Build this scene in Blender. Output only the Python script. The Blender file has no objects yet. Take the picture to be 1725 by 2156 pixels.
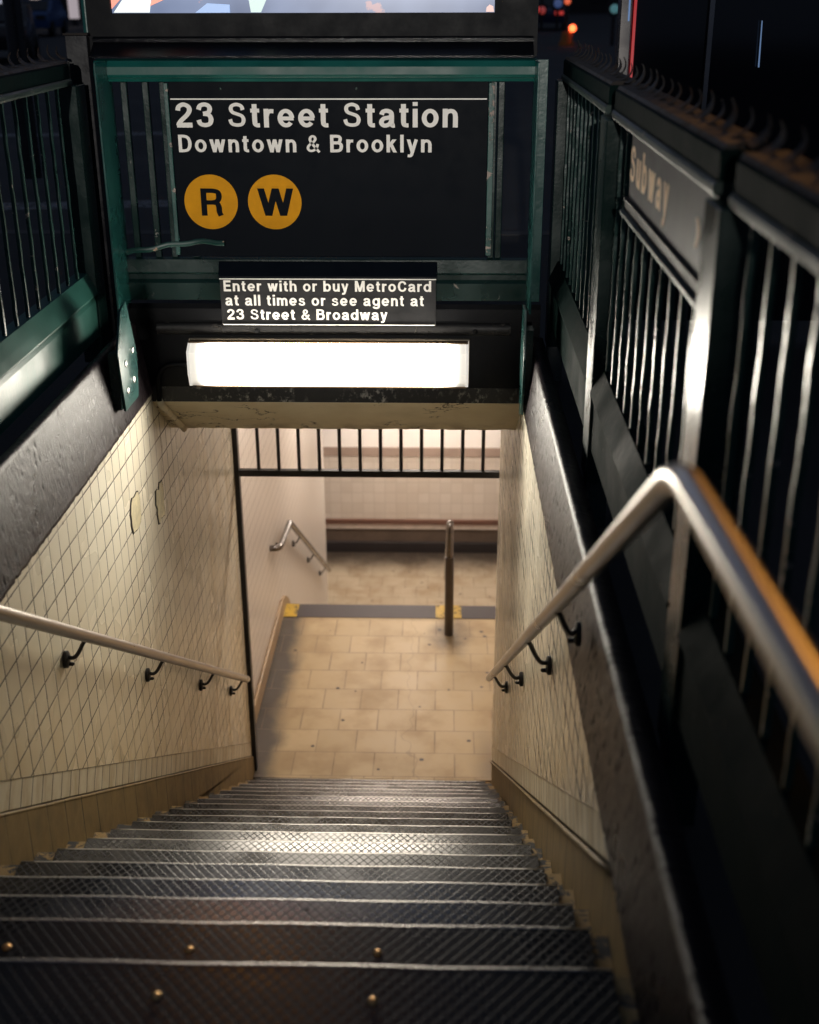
import bpy, bmesh, math, random
from mathutils import Vector, Matrix
random.seed(7)
R = math.radians
S = bpy.context.scene
COL = S.collection

# ------------------------------------------------------------------ camera
cam = bpy.data.objects.new('camera', bpy.data.cameras.new('camera'))
COL.objects.link(cam)
S.camera = cam
F, PITCH, YAW, ROLL = 2561.75, 0.4049, 0.0272, -0.0026
_fw = Vector((-math.sin(YAW)*math.cos(PITCH), math.cos(YAW)*math.cos(PITCH), -math.sin(PITCH)))
_rt = Vector((math.cos(YAW), math.sin(YAW), 0))
_up = _rt.cross(_fw)
_r2 = _rt*math.cos(ROLL) + _up*math.sin(ROLL)
_u2 = -_rt*math.sin(ROLL) + _up*math.cos(ROLL)
M = Matrix((( _r2.x, _u2.x, -_fw.x, 0), (_r2.y, _u2.y, -_fw.y, 0), (_r2.z, _u2.z, -_fw.z, 1.63), (0, 0, 0, 1)))
cam.matrix_world = M
cd = cam.data
cd.sensor_fit = 'VERTICAL'
cd.sensor_height = 30.0
cd.sensor_width = 24.0
cd.lens = F/2156*30.0
cd.clip_start = 0.02
cd.clip_end = 900
cd.dof.use_dof = True
cd.dof.focus_distance = 5.0
cd.dof.aperture_fstop = 2.0

# ------------------------------------------------------------------ world, exposure
w = bpy.data.worlds.new('World')
S.world = w
w.use_nodes = True
wn = w.node_tree
wbg = wn.nodes['Background']
sky = wn.nodes.new('ShaderNodeTexSky')
sky.sky_type = 'NISHITA'
sky.sun_disc = False
sky.sun_elevation = R(-4.0)
sky.sun_rotation = R(200)
sky.air_density = 1.5
sky.dust_density = 1.0
# a night sky: the last of the dusk plus the glow of the city on the clouds
glow = wn.nodes.new('ShaderNodeVectorMath'); glow.operation = 'ADD'
wn.links.new(sky.outputs[0], glow.inputs[0])
glow.inputs[1].default_value = (0.85, 1.10, 1.65)
wn.links.new(glow.outputs[0], wbg.inputs[0])
wbg.inputs[1].default_value = 0.055
S.view_settings.view_transform = 'Standard'
S.view_settings.look = 'None'
S.view_settings.exposure = 0.0
S.view_settings.gamma = 1.0
S.cycles.use_denoising = True
S.cycles.denoiser = 'OPENIMAGEDENOISE'
S.cycles.denoising_input_passes = 'RGB_ALBEDO_NORMAL'
S.cycles.denoising_prefilter = 'ACCURATE'
S.cycles.adaptive_threshold = 0.004
S.cycles.max_bounces = 8
S.cycles.sample_clamp_indirect = 3.0

# ------------------------------------------------------------------ layout
XL, XR = -1.290, 0.357          # inner faces of the two stair walls
RISE, RUN = 0.178, 0.2784
N_ST = 18
TL, TR = -1.215, 0.316           # ends of the metal treads
def nos(n): return (1.738 + RUN*n, -RISE*n)
ZF = -19*RISE                   # landing floor
ZT = -0.017                     # top of the tiling
ZC = 0.355                      # top of the parapets
YH = 5.17                       # face of the header beam
ZLOW = -5.52                    # lower concourse floor
SL = math.atan2(RISE, RUN)

# ------------------------------------------------------------------ node helpers
class NT:
    def __init__(s, name):
        s.m = bpy.data.materials.new(name); s.m.use_nodes = True
        s.t = s.m.node_tree; s.b = s.t.nodes['Principled BSDF']
    def n(s, typ, **kw):
        nd = s.t.nodes.new('ShaderNode'+typ)
        for k, v in kw.items():
            setattr(nd, k, v)
        return nd
    def l(s, a, b): s.t.links.new(a, b)
    def val(s, x, sock):
        if isinstance(x, (int, float)): sock.default_value = x
        elif isinstance(x, (tuple, list)): sock.default_value = tuple(x) if len(x) == len(sock.default_value) else tuple(x)+(1,)
        else: s.l(x, sock)
    def math(s, op, a, b=None, c=None, clamp=False):
        nd = s.n('Math', operation=op); nd.use_clamp = clamp
        s.val(a, nd.inputs[0])
        if b is not None: s.val(b, nd.inputs[1])
        if c is not None: s.val(c, nd.inputs[2])
        return nd.outputs[0]
    def ramp(s, x, lo, hi, smooth=True):
        nd = s.n('MapRange', interpolation_type='SMOOTHSTEP' if smooth else 'LINEAR')
        s.val(x, nd.inputs[0]); nd.inputs[1].default_value = lo; nd.inputs[2].default_value = hi
        return nd.outputs[0]
    def map(s, x, a, b, c, d):
        nd = s.n('MapRange'); s.val(x, nd.inputs[0])
        for i, v in enumerate((a, b, c, d)): nd.inputs[i+1].default_value = v
        return nd.outputs[0]
    def mix(s, f, a, b):
        nd = s.n('Mix', data_type='RGBA')
        s.val(f, nd.inputs[0]); s.val(a, nd.inputs[6]); s.val(b, nd.inputs[7])
        return nd.outputs[2]
    def pos(s):
        g = s.n('NewGeometry'); x = s.n('SeparateXYZ'); s.l(g.outputs['Position'], x.inputs[0])
        return g.outputs['Position'], x.outputs[0], x.outputs[1], x.outputs[2]
    def vec(s, x, y, z=0.0):
        c = s.n('CombineXYZ')
        for i, v in enumerate((x, y, z)): s.val(v, c.inputs[i])
        return c.outputs[0]
    def noise(s, v, scale, detail=4, rough=0.55, dist=0.0):
        nd = s.n('TexNoise'); s.l(v, nd.inputs['Vector'])
        nd.inputs['Scale'].default_value = scale; nd.inputs['Detail'].default_value = detail
        nd.inputs['Roughness'].default_value = rough; nd.inputs['Distortion'].default_value = dist
        return nd.outputs[0]
    def bump(s, h, strength=0.3, dist=0.01, normal=None):
        nd = s.n('Bump'); nd.inputs['Strength'].default_value = strength; nd.inputs['Distance'].default_value = dist
        s.val(h, nd.inputs['Height'])
        if normal is not None: s.l(normal, nd.inputs['Normal'])
        return nd.outputs[0]
    def out(s, col=None, rough=None, metal=None, normal=None, spec=None, coat=None):
        b = s.b
        if col is not None: s.val(col, b.inputs['Base Color'])
        if rough is not None: s.val(rough, b.inputs['Roughness'])
        if metal is not None: s.val(metal, b.inputs['Metallic'])
        if normal is not None: s.l(normal, b.inputs['Normal'])
        if spec is not None: s.val(spec, b.inputs['Specular IOR Level'])
        if coat is not None: b.inputs['Coat Weight'].default_value = coat
        return s.m

def painted(name, col, chip=(0.16, 0.13, 0.11), rough=0.38, chips=0.62, bump=0.25, spec=0.5, bscale=60):
    """old oil paint: brush ripple, dull patches, chips down to primer"""
    a = NT(name); p, x, y, z = a.pos()
    n1 = a.noise(p, 5, 5); n2 = a.noise(p, bscale, 4, 0.6); n3 = a.noise(p, 22, 6, 0.65, 0.4)
    c = a.mix(a.map(n1, .3, .7, 0, 1), tuple(v*0.72 for v in col), tuple(min(1, v*1.25) for v in col))
    m = a.ramp(n3, chips, chips+0.03)
    c = a.mix(m, c, chip)
    h = a.math('ADD', a.math('MULTIPLY', n2, .6), a.math('MULTIPLY', m, -1.0))
    r = a.math('ADD', a.map(n1, .3, .7, rough-.08, rough+.12), a.math('MULTIPLY', m, .3))
    return a.out(c, r, 0.0, a.bump(h, bump, 0.004), spec)

def scuff_light():
    a = NT('scuffed_lit_paint'); p, x, y, z = a.pos()
    v = a.noise(a.vec(a.math('MULTIPLY', x, 34.0), a.math('MULTIPLY', z, 26.0)), 1.0, 6, .7)
    big = a.ramp(a.noise(p, 5, 4), .38, .62)
    m = a.math('MULTIPLY', a.ramp(v, .50, .66), big)
    c = a.mix(m, (.016, .016, .017), (.32, .31, .29))  # pale scrapes also paint in light grazing down the beam
    return a.out(c, .5, 0, a.bump(v, .4, .004), .3)

def cracked():
    a = NT('cracked_cream_paint'); p, x, y, z = a.pos()
    n = a.noise(p, 6, 5); q = a.vec(a.math('MULTIPLY', x, 5.0), a.math('MULTIPLY', y, 9.0), a.math('MULTIPLY', z, 9.0))
    k = a.noise(q, 1.0, 5, .6, .3)
    crack = a.math('MULTIPLY', a.ramp(a.math('ABSOLUTE', a.math('SUBTRACT', k, .5)), .014, .004), a.ramp(a.noise(p, 3.3, 3), .50, .58))
    c = a.mix(a.map(n, .3, .7, 0, 1), (.66, .57, .39), (.78, .70, .51))
    low = a.math('MULTIPLY', a.ramp(z, -.20, -.30), a.ramp(a.noise(p, 9, 5), .40, .62))
    c = a.mix(a.math('MULTIPLY', low, .6), c, (.20, .13, .06))
    c = a.mix(crack, c, (.03, .022, .015))
    return a.out(c, .5, 0, a.bump(a.math('ADD', n, a.math('MULTIPLY', crack, -2)), .4, .006))

def far_tiles():
    a = NT('concourse_wall_tiles'); p, x, y, z = a.pos()
    br = a.n('TexBrick'); br.offset = 0
    a.l(a.vec(a.math('ADD', x, 9.0), a.math('ADD', z, 12.0)), br.inputs['Vector'])
    for k_, v_ in (('Scale', 1), ('Mortar Size', .006), ('Brick Width', .15), ('Row Height', .15), ('Mortar Smooth', .3)): br.inputs[k_].default_value = v_
    br.inputs['Color1'].default_value = (0, 0, 0, 1); br.inputs['Color2'].default_value = (1, 1, 1, 1)
    c = a.mix(br.outputs['Color'], (.60, .52, .44), (.66, .58, .50))
    c = a.mix(a.math('MULTIPLY', a.ramp(a.noise(p, 2, 4), .4, .75), .3), c, (.5, .40, .31))
    c = a.mix(a.math('MULTIPLY', br.outputs['Fac'], .22), c, (.34, .27, .22))
    return a.out(c, .4, 0, a.bump(a.math('MULTIPLY', br.outputs['Fac'], -1), .3, .004))

def emissive(name, col, strength):
    a = NT(name)
    a.val(col, a.b.inputs['Emission Color']); a.b.inputs['Emission Strength'].default_value = strength
    a.out((.6, .6, .6), .4)
    if name not in ('lamp_glow',): a.m.cycles.emission_sampling = 'NONE'   # small far lights: seen, not sampled
    return a.m

def plain(name, col, rough=.5, metal=0., spec=.5, var=.15, nscale=12, bump=.08):
    a = NT(name); p, x, y, z = a.pos(); n = a.noise(p, nscale, 5)
    c = a.mix(a.map(n, .3, .7, 0, 1), tuple(v*(1-var) for v in col), tuple(min(1, v*(1+var)) for v in col))
    return a.out(c, a.map(n, .3, .7, max(.03, rough-.07), rough+.07), metal, a.bump(a.noise(p, nscale*6, 4), bump, .004), spec)

def stair_height(a, y, z):
    # height above the line of the nosings
    return a.math('ADD', z, a.math('MULTIPLY', a.math('SUBTRACT', y, 1.738), RISE/RUN))

def tile_wall(name, y0=3.006, z0=-0.045, joint=.0033, relief=.22, keep=.5):
    a = NT(name); p, x, y, z = a.pos()
    wob = a.noise(p, 1.7, 2)
    u = a.math('SUBTRACT', y, y0); v = a.math('SUBTRACT', z, z0)
    u = a.math('ADD', u, a.math('MULTIPLY', a.math('SUBTRACT', a.noise(p, 6, 2), .5), .006))
    v = a.math('ADD', v, a.math('MULTIPLY', a.math('SUBTRACT', a.noise(p, 5, 2), .5), .006))
    br = a.n('TexBrick'); br.offset = 0.0; br.squash = 1.0
    a.l(a.vec(a.math('ADD', u, 10.25), a.math('ADD', v, 10.25)), br.inputs['Vector'])
    br.inputs['Color1'].default_value = (0, 0, 0, 1); br.inputs['Color2'].default_value = (1, 1, 1, 1)
    br.inputs['Mortar'].default_value = (.5, .5, .5, 1)
    br.inputs['Scale'].default_value = 1; br.inputs['Mortar Size'].default_value = joint
    br.inputs['Mortar Smooth'].default_value = .15; br.inputs['Bias'].default_value = 0
    br.inputs['Brick Width'].default_value = .1025; br.inputs['Row Height'].default_value = .1025
    rnd = br.outputs['Color']; fac = br.outputs['Fac']
    c = a.mix(rnd, (.765, .715, .575), (.825, .785, .65))
    big = a.noise(p, 1.4, 4)
    c = a.mix(a.math('MULTIPLY', a.ramp(big, .3, .8), .25), c, (.62, .53, .38))
    # grime washed down the wall, and yellow brown dirt along the foot
    drip = a.noise(a.vec(a.math('MULTIPLY', y, 7.0), a.math('MULTIPLY', z, 1.1)), 1.0, 4, .5)
    hgt = stair_height(a, y, z)
    lowm = a.math('MULTIPLY', a.ramp(hgt, .60, .20), a.ramp(drip, .30, .80))
    c = a.mix(a.math('MULTIPLY', lowm, .6), c, (.42, .29, .12))
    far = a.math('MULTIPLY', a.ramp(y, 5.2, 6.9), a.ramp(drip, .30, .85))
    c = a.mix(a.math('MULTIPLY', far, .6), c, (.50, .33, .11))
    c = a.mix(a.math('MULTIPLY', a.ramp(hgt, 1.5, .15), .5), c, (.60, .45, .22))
    spots = a.math('MULTIPLY', a.ramp(a.noise(p, 55, 3), .74, .8), .6)
    c = a.mix(spots, c, (.2, .15, .1))
    jn = a.map(a.noise(p, 3.1, 4), .36, .58, keep, 1.0)
    b2 = a.n('TexBrick'); b2.offset = 0.0
    a.l(a.vec(a.math('ADD', u, 10.25), a.math('ADD', v, 10.25)), b2.inputs['Vector'])
    for k_, v_ in (('Scale', 1), ('Mortar Size', .008), ('Brick Width', .1025), ('Row Height', .1025), ('Mortar Smooth', .6)): b2.inputs[k_].default_value = v_
    chip = a.math('MULTIPLY', b2.outputs['Fac'], a.ramp(a.noise(p, 17, 4, .65), .60, .67))
    c = a.mix(a.math('MULTIPLY', chip, .8), c, (.16, .11, .06))
    c = a.mix(a.math('MULTIPLY', fac, jn), c, (.035, .024, .017))
    h = a.math('ADD', a.math('MULTIPLY', b2.outputs['Fac'], -1.0), a.math('MULTIPLY', a.noise(p, 7, 2), .12))
    h = a.math('ADD', h, a.math('MULTIPLY', a.math('MULTIPLY', a.math('SUBTRACT', rnd, .5), a.math('FRACT', a.math('DIVIDE', a.math('ADD', u, 10.25), .1025))), .9))
    
    r = a.math('ADD', a.map(a.noise(p, 2.5, 2), .3, .7, .24, .30), a.math('MULTIPLY', fac, .4))
    return a.out(c, r, 0, a.bump(h, relief, .004), .5)

def border_tile(name):
    a = NT(name); p, x, y, z = a.pos()
    # coordinates along and across the slope
    s = a.math('SUBTRACT', a.math('MULTIPLY', y, math.cos(SL)), a.math('MULTIPLY', z, math.sin(SL)))
    t = a.math('ADD', a.math('MULTIPLY', y, math.sin(SL)), a.math('MULTIPLY', z, math.cos(SL)))
    k = a.math('FRACT', a.math('DIVIDE', a.math('ADD', s, a.math('MULTIPLY', a.noise(p, 7, 2), .01)), .1025))
    d = a.math('ABSOLUTE', a.math('SUBTRACT', k, .5))
    j = a.ramp(d, .455, .480)
    cell = a.math('FLOOR', a.math('DIVIDE', s, .1025))
    wn_ = a.n('TexWhiteNoise'); wn_.noise_dimensions = '1D'; a.l(cell, wn_.inputs['W'])
    c = a.mix(wn_.outputs[0], (.60, .52, .36), (.68, .60, .44))
    n = a.noise(a.vec(a.math('MULTIPLY', s, 14.0), a.math('MULTIPLY', t, 5.0)), 1.0, 6, .65)
    c = a.mix(a.math('MULTIPLY', a.ramp(n, .40, .70), .5), c, (.36, .24, .09))
    hh = stair_height(a, y, z)
    j = a.math('MAXIMUM', j, a.math('MAXIMUM', a.ramp(hh, .160, .155), a.ramp(hh, .2625, .2655)))
    c = a.mix(j, c, (.022, .016, .010))
    h = a.math('ADD', a.math('MULTIPLY', j, -1), a.math('MULTIPLY', n, .4))
    return a.out(c, a.map(n, .3, .7, .3, .55), 0, a.bump(h, .4, .004))

def base_stone(name):
    a = NT(name); p, x, y, z = a.pos()
    s = a.math('SUBTRACT', a.math('MULTIPLY', y, math.cos(SL)), a.math('MULTIPLY', z, math.sin(SL)))
    k = a.math('FRACT', a.math('DIVIDE', a.math('ADD', y, .05), .165))
    j = a.math('MULTIPLY', a.ramp(a.math('ABSOLUTE', a.math('SUBTRACT', k, .5)), .468, .484), a.map(a.noise(p, 3.7, 3), .38, .6, .15, 1.0), clamp=True)
    n = a.noise(p, 9, 7, .65)
    c = a.mix(a.map(n, .3, .7, 0, 1), (.17, .108, .036), (.24, .165, .062))
    st_ = a.noise(a.vec(a.math('MULTIPLY', y, 9.0), a.math('MULTIPLY', z, 5.0)), 1.0, 5, .6)
    c = a.mix(a.math('MULTIPLY', a.ramp(st_, .42, .72), .35), c, (.045, .026, .010))
    c = a.mix(a.math('MULTIPLY', j, .92), c, (.012, .008, .005))
    return a.out(c, .62, 0, a.bump(a.math('ADD', a.math('MULTIPLY', j, -1), n), .35, .004))

def tread_metal(name, lo=(.050, .047, .045), hi=(.23, .22, .21), met=.82):
    a = NT(name); p, x, y, z = a.pos()
    u = a.math('DIVIDE', x, .0272); v = a.math('DIVIDE', a.math('ADD', y, a.math('MULTIPLY', z, RUN/RISE*0.18)), .031)
    def lines(q):
        f = a.math('ABSOLUTE', a.math('SUBTRACT', a.math('FRACT', q), .5))
        return a.ramp(f, .385, .45)
    g = a.math('MAXIMUM', lines(a.math('ADD', u, v)), lines(a.math('SUBTRACT', u, v)))
    n = a.noise(p, 7, 5); fine = a.noise(p, 120, 3)
    wear = a.noise(a.vec(a.math('MULTIPLY', x, 1.6), a.math('MULTIPLY', y, 2.4), z), 1.2, 4)
    g = a.math('MULTIPLY', g, a.map(wear, .35, .68, 1.0, .4), clamp=True)
    lane = a.ramp(a.math('ABSOLUTE', a.math('ADD', x, a.math('ADD', .28, a.math('MULTIPLY', n, .25)))), .72, .15)
    c = a.mix(a.math('MULTIPLY', lane, a.map(n, .25, .7, .35, 1)), lo, hi)
    c = a.mix(a.ramp(a.noise(p, 11, 3), .70, .74), c, (.012, .011, .011))
    c = a.mix(g, c, (.012, .010, .010))
    h = a.math('ADD', a.math('MULTIPLY', g, -1.0), a.math('MULTIPLY', fine, .02))
    r = a.math('ADD', a.map(n, .3, .7, .22, .32), a.math('MULTIPLY', g, .35))
    mt = a.math('MULTIPLY', met, a.math('SUBTRACT', 1.0, a.math('MULTIPLY', g, .75)))
    return a.out(c, r, mt, a.bump(h, .3, .002))

def patchy_cement(name, pal=((.05, .047, .045), (.36, .235, .09)), scale=14):
    a = NT(name); p, x, y, z = a.pos()
    n = a.noise(a.vec(a.math('MULTIPLY', x, 1.0), a.math('MULTIPLY', y, 1.0), a.math('MULTIPLY', z, 1.6)), scale, 7, .7, .6)
    m = a.ramp(n, .47, .53)
    c = a.mix(m, pal[0], pal[1])
    c = a.mix(a.ramp(a.noise(p, scale*4, 4), .55, .7), c, (.09, .07, .045))
    return a.out(c, .75, 0, a.bump(n, .6, .006))

def curb_paint(name, col=(.014, .0105, .0125)):
    a = NT(name); p, x, y, z = a.pos()
    lump = a.noise(p, 130, 5, .8); big = a.noise(p, 4, 4)
    pit = a.ramp(a.noise(p, 70, 5, .7, .5), .64, .70)
    streak = a.noise(a.vec(x, a.math('MULTIPLY', y, 14.0), a.math('MULTIPLY', z, 1.4)), 1.0, 5)
    c = a.mix(a.map(big, .3, .7, 0, 1), col, tuple(v*1.7 for v in col))
    c = a.mix(a.math('MULTIPLY', a.ramp(streak, .55, .8), .15), c, (.05, .041, .043))
    c = a.mix(pit, c, (.012, .01, .01))
    h = a.math('SUBTRACT', lump, a.math('MULTIPLY', pit, .8))
    return a.out(c, a.map(big, .3, .7, .26, .36), 0, a.bump(h, .6, .004), .15)

def floor_tile(name, w=.285, h=.285, x0=0., y0=7.03, pal=((.45, .335, .175), (.51, .385, .21))):
    a = NT(name); p, x, y, z = a.pos()
    br = a.n('TexBrick'); br.offset = .5
    a.l(a.vec(a.math('ADD', x, 10-x0), a.math('ADD', a.math('SUBTRACT', y, y0), 10*h)), br.inputs['Vector'])
    br.inputs['Color1'].default_value = (0, 0, 0, 1); br.inputs['Color2'].default_value = (1, 1, 1, 1)
    br.inputs['Mortar'].default_value = (.5, .5, .5, 1); br.inputs['Scale'].default_value = 1
    br.inputs['Mortar Size'].default_value = .005; br.inputs['Brick Width'].default_value = w
    br.inputs['Row Height'].default_value = h; br.inputs['Mortar Smooth'].default_value = .3
    c = a.mix(br.outputs['Color'], pal[0], pal[1])
    n = a.noise(p, 3, 6)
    c = a.mix(a.math('MULTIPLY', a.ramp(n, .42, .72), .55), c, (.28, .18, .085))
    # foot traffic dirt along the left wall; floor also darker round the rail post
    dl = a.ramp(a.math('ADD', x, a.math('MULTIPLY', n, .3)), -.92, -1.13)
    dx = a.math('SUBTRACT', x, .083); dy = a.math('SUBTRACT', y, 9.05)
    rr = a.math('SQRT', a.math('ADD', a.math('MULTIPLY', dx, dx), a.math('MULTIPLY', a.math('MULTIPLY', dy, dy), .35)))
    dp = a.math('MULTIPLY', a.ramp(a.math('ADD', rr, a.math('MULTIPLY', a.noise(p, 7, 4), .2)), .36, .1), .8)
    dr = a.math('MULTIPLY', a.ramp(a.math('ADD', x, a.math('MULTIPLY', n, -.2)), .10, .34), a.ramp(y, 7.9, 7.1))
    foot_shade = a.ramp(a.math('ADD', y, a.math('MULTIPLY', n, .4)), 14.65, 15.35)  # shade at the far wall foot, painted into the floor colour
    dl = a.math('MAXIMUM', a.math('MULTIPLY', dl, a.math('LESS_THAN', y, 9.6)), foot_shade)
    dirt_shade = a.math('MAXIMUM', a.math('MAXIMUM', dl, dp), a.math('MULTIPLY', dr, .7))
    c = a.mix(a.math('MULTIPLY', dirt_shade, .92), c, (.022, .015, .014))
    vo = a.n('TexVoronoi'); vo.voronoi_dimensions = '2D'; a.l(p, vo.inputs['Vector']); vo.inputs['Scale'].default_value = 4.2
    sz = a.n('TexWhiteNoise'); sz.noise_dimensions = '3D'; a.l(vo.outputs['Color'], sz.inputs['Vector'])
    gum = a.math('LESS_THAN', a.math('ADD', vo.outputs['Distance'], a.math('MULTIPLY', a.noise(p, 30, 2), .03)), a.math('MULTIPLY', a.math('SUBTRACT', sz.outputs[0], .55), .20))
    c = a.mix(gum, c, (.06, .045, .035))
    crack = a.math('ABSOLUTE', a.math('SUBTRACT', a.math('ADD', x, a.math('MULTIPLY', a.noise(p, 2.2, 3), .5)), .02))
    c = a.mix(a.math('MULTIPLY', a.ramp(crack, .006, .002), .28), c, (.14, .1, .07))
    c = a.mix(a.math('MULTIPLY', br.outputs['Fac'], a.map(a.noise(p, 5, 3), .35, .65, .25, .75)), c, (.16, .105, .06))
    return a.out(c, a.map(n, .3, .7, .4, .6), 0, a.bump(a.math('MULTIPLY', br.outputs['Fac'], -1), .3, .004))

def steel(name, col=(.50, .46, .41), rough=.30):
    a = NT(name); p, x, y, z = a.pos(); n = a.noise(p, 9, 4, .5)
    c = a.mix(a.map(n, .3, .7, 0, 1), tuple(v*.88 for v in col), col)
    return a.out(c, a.map(n, .3, .7, rough-.02, rough+.04), 1.0)

def asphalt(name):
    a = NT(name); p, x, y, z = a.pos(); n = a.noise(p, 90, 5, .7); m = a.noise(p, .8, 5)
    c = a.mix(a.map(n, .3, .7, 0, 1), (.014, .014, .016), (.045, .045, .048))
    c = a.mix(a.math('MULTIPLY', a.ramp(m, .45, .7), .5), c, (.06, .06, .064))
    return a.out(c, .8, 0, a.bump(n, .4, .01))

def pavement(name):
    a = NT(name); p, x, y, z = a.pos(); n = a.noise(p, 60, 5, .7); m = a.noise(p, 1.2, 5)
    br = a.n('TexBrick'); br.offset = 0; a.l(p, br.inputs['Vector']); br.inputs['Scale'].default_value = 1
    br.inputs['Brick Width'].default_value = 1.5; br.inputs['Row Height'].default_value = 1.5
    br.inputs['Mortar Size'].default_value = .006
    c = a.mix(a.map(m, .3, .7, 0, 1), (.013, .0125, .0125), (.026, .0245, .024))
    c = a.mix(a.math('MULTIPLY', br.outputs['Fac'], .7), c, (.02, .02, .02))
    return a.out(c, .8, 0, a.bump(n, .3, .006))

# ------------------------------------------------------------------ mesh helpers
def wloc(o):
    v = Vector((0, 0, 0))
    while o is not None:
        v += o.location; o = o.parent
    return v

class MB:
    def __init__(s): s.bm = bmesh.new()
    def poly(s, pts): 
        vs = [s.bm.verts.new(p) for p in pts]
        return s.bm.faces.new(vs)
    def hexa(s, v8):
        v = [s.bm.verts.new(p) for p in v8]
        for f in ((0, 3, 2, 1), (4, 5, 6, 7), (0, 1, 5, 4), (1, 2, 6, 5), (2, 3, 7, 6), (3, 0, 4, 7)):
            s.bm.faces.new([v[i] for i in f])
    def box(s, x0, x1, y0, y1, z0, z1):
        s.hexa([(x0, y0, z0), (x1, y0, z0), (x1, y1, z0), (x0, y1, z0), (x0, y0, z1), (x1, y0, z1), (x1, y1, z1), (x0, y1, z1)])
        return s
    def prism(s, prof, axis, a, b, cuts=1):
        """extrude a closed 2D profile along an axis from a to b. prof in the other two axes (in x,y,z order)"""
        def P(q, t):
            return {'x': (t, q[0], q[1]), 'y': (q[0], t, q[1]), 'z': (q[0], q[1], t)}[axis]
        rings = []
        for i in range(cuts+1):
            t = a+(b-a)*i/cuts
            rings.append([s.bm.verts.new(P(q, t)) for q in prof])
        n = len(prof)
        for r0, r1 in zip(rings, rings[1:]):
            for i in range(n):
                s.bm.faces.new((r0[i], r0[(i+1) % n], r1[(i+1) % n], r1[i]))
        s.bm.faces.new(rings[0]); s.bm.faces.new(rings[-1])
        return s
    def tube(s, pts, r, seg=14, caps=True, flat=1.0, ph=0.0):
        pts = [Vector(p) for p in pts]; rings = []
        rs = r if isinstance(r, (list, tuple)) else [r]*len(pts)
        up0 = None
        for i, p in enumerate(pts):
            if i == 0: d = pts[1]-p
            elif i == len(pts)-1: d = p-pts[i-1]
            else: d = (pts[i+1]-p).normalized()+(p-pts[i-1]).normalized()
            d.normalize()
            if up0 is None:
                up0 = Vector((0, 0, 1)) if abs(d.z) < .9 else Vector((1, 0, 0))
            e1 = (up0-d*up0.dot(d)).normalized(); e2 = d.cross(e1); up0 = e1
            rings.append([s.bm.verts.new(p+(e1*math.cos(2*math.pi*k/seg+ph)+e2*math.sin(2*math.pi*k/seg+ph)*flat)*rs[i]) for k in range(seg)])
        for r0, r1 in zip(rings, rings[1:]):
            for k in range(seg):
                s.bm.faces.new((r0[k], r0[(k+1) % seg], r1[(k+1) % seg], r1[k]))
        if caps: s.bm.faces.new(rings[0]); s.bm.faces.new(rings[-1])
        return s
    def disc(s, c, axis, r, t, seg=20, dome=0.0, squash=1.0):
        """short cylinder centred on c, thickness t along the axis, optional dome on the + side"""
        c = Vector(c); ax = Vector(axis).normalized()
        u = ax.orthogonal().normalized()
        if abs(ax.z) < .5: u = Vector((0, 0, 1))
        v = ax.cross(u)
        steps = [(0, r), (t, r)]
        if dome: steps += [(t+dome*.55, r*.82), (t+dome*.9, r*.45), (t+dome, r*.05)]
        rings = [[s.bm.verts.new(c+ax*h+(u*math.cos(2*math.pi*k/seg)+v*math.sin(2*math.pi*k/seg)*squash)*q) for k in range(seg)] for h, q in steps]
        for r0, r1 in zip(rings, rings[1:]):
            for k in range(seg): s.bm.faces.new((r0[k], r0[(k+1) % seg], r1[(k+1) % seg], r1[k]))
        s.bm.faces.new(rings[0]); s.bm.faces.new(rings[-1])
        return s
    def build(s, name, mat, parent=None, bevel=0, smooth=False, seg=2, subdiv=0):
        bmesh.ops.recalc_face_normals(s.bm, faces=s.bm.faces[:])
        if subdiv: bmesh.ops.subdivide_edges(s.bm, edges=s.bm.edges[:], cuts=subdiv, use_grid_fill=True)
        off = wloc(parent) if parent else Vector((0, 0, 0))
        me = bpy.data.meshes.new(name)
        bmesh.ops.translate(s.bm, verts=s.bm.verts[:], vec=-off)
        if bevel:
            ed = [e for e in s.bm.edges if len(e.link_faces) == 2 and e.calc_face_angle(0) > .5]
            bmesh.ops.bevel(s.bm, geom=ed, offset=bevel, segments=seg, affect='EDGES', profile=.5, clamp_overlap=True)
        s.bm.to_mesh(me); s.bm.free()
        if smooth:
            for p in me.polygons: p.use_smooth = True
            if smooth == 'auto':
                try: me.set_sharp_from_angle(angle=R(38))
                except Exception: pass
        me.materials.append(mat)
        o = bpy.data.objects.new(name, me); COL.objects.link(o)
        if parent: o.parent = parent
        return o

def thing(name, label, cat, loc=(0, 0, 0), group=None):
    o = bpy.data.objects.new(name, None); COL.objects.link(o)
    o.location = loc; o.empty_display_size = .1
    o['label'] = label; o['category'] = cat
    if group: o['group'] = group
    return o
def tag(o, label, cat, group=None):
    o['label'] = label; o['category'] = cat
    if group: o['group'] = group
    return o
def struct(o, kind='structure'):
    o['kind'] = kind; return o

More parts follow.
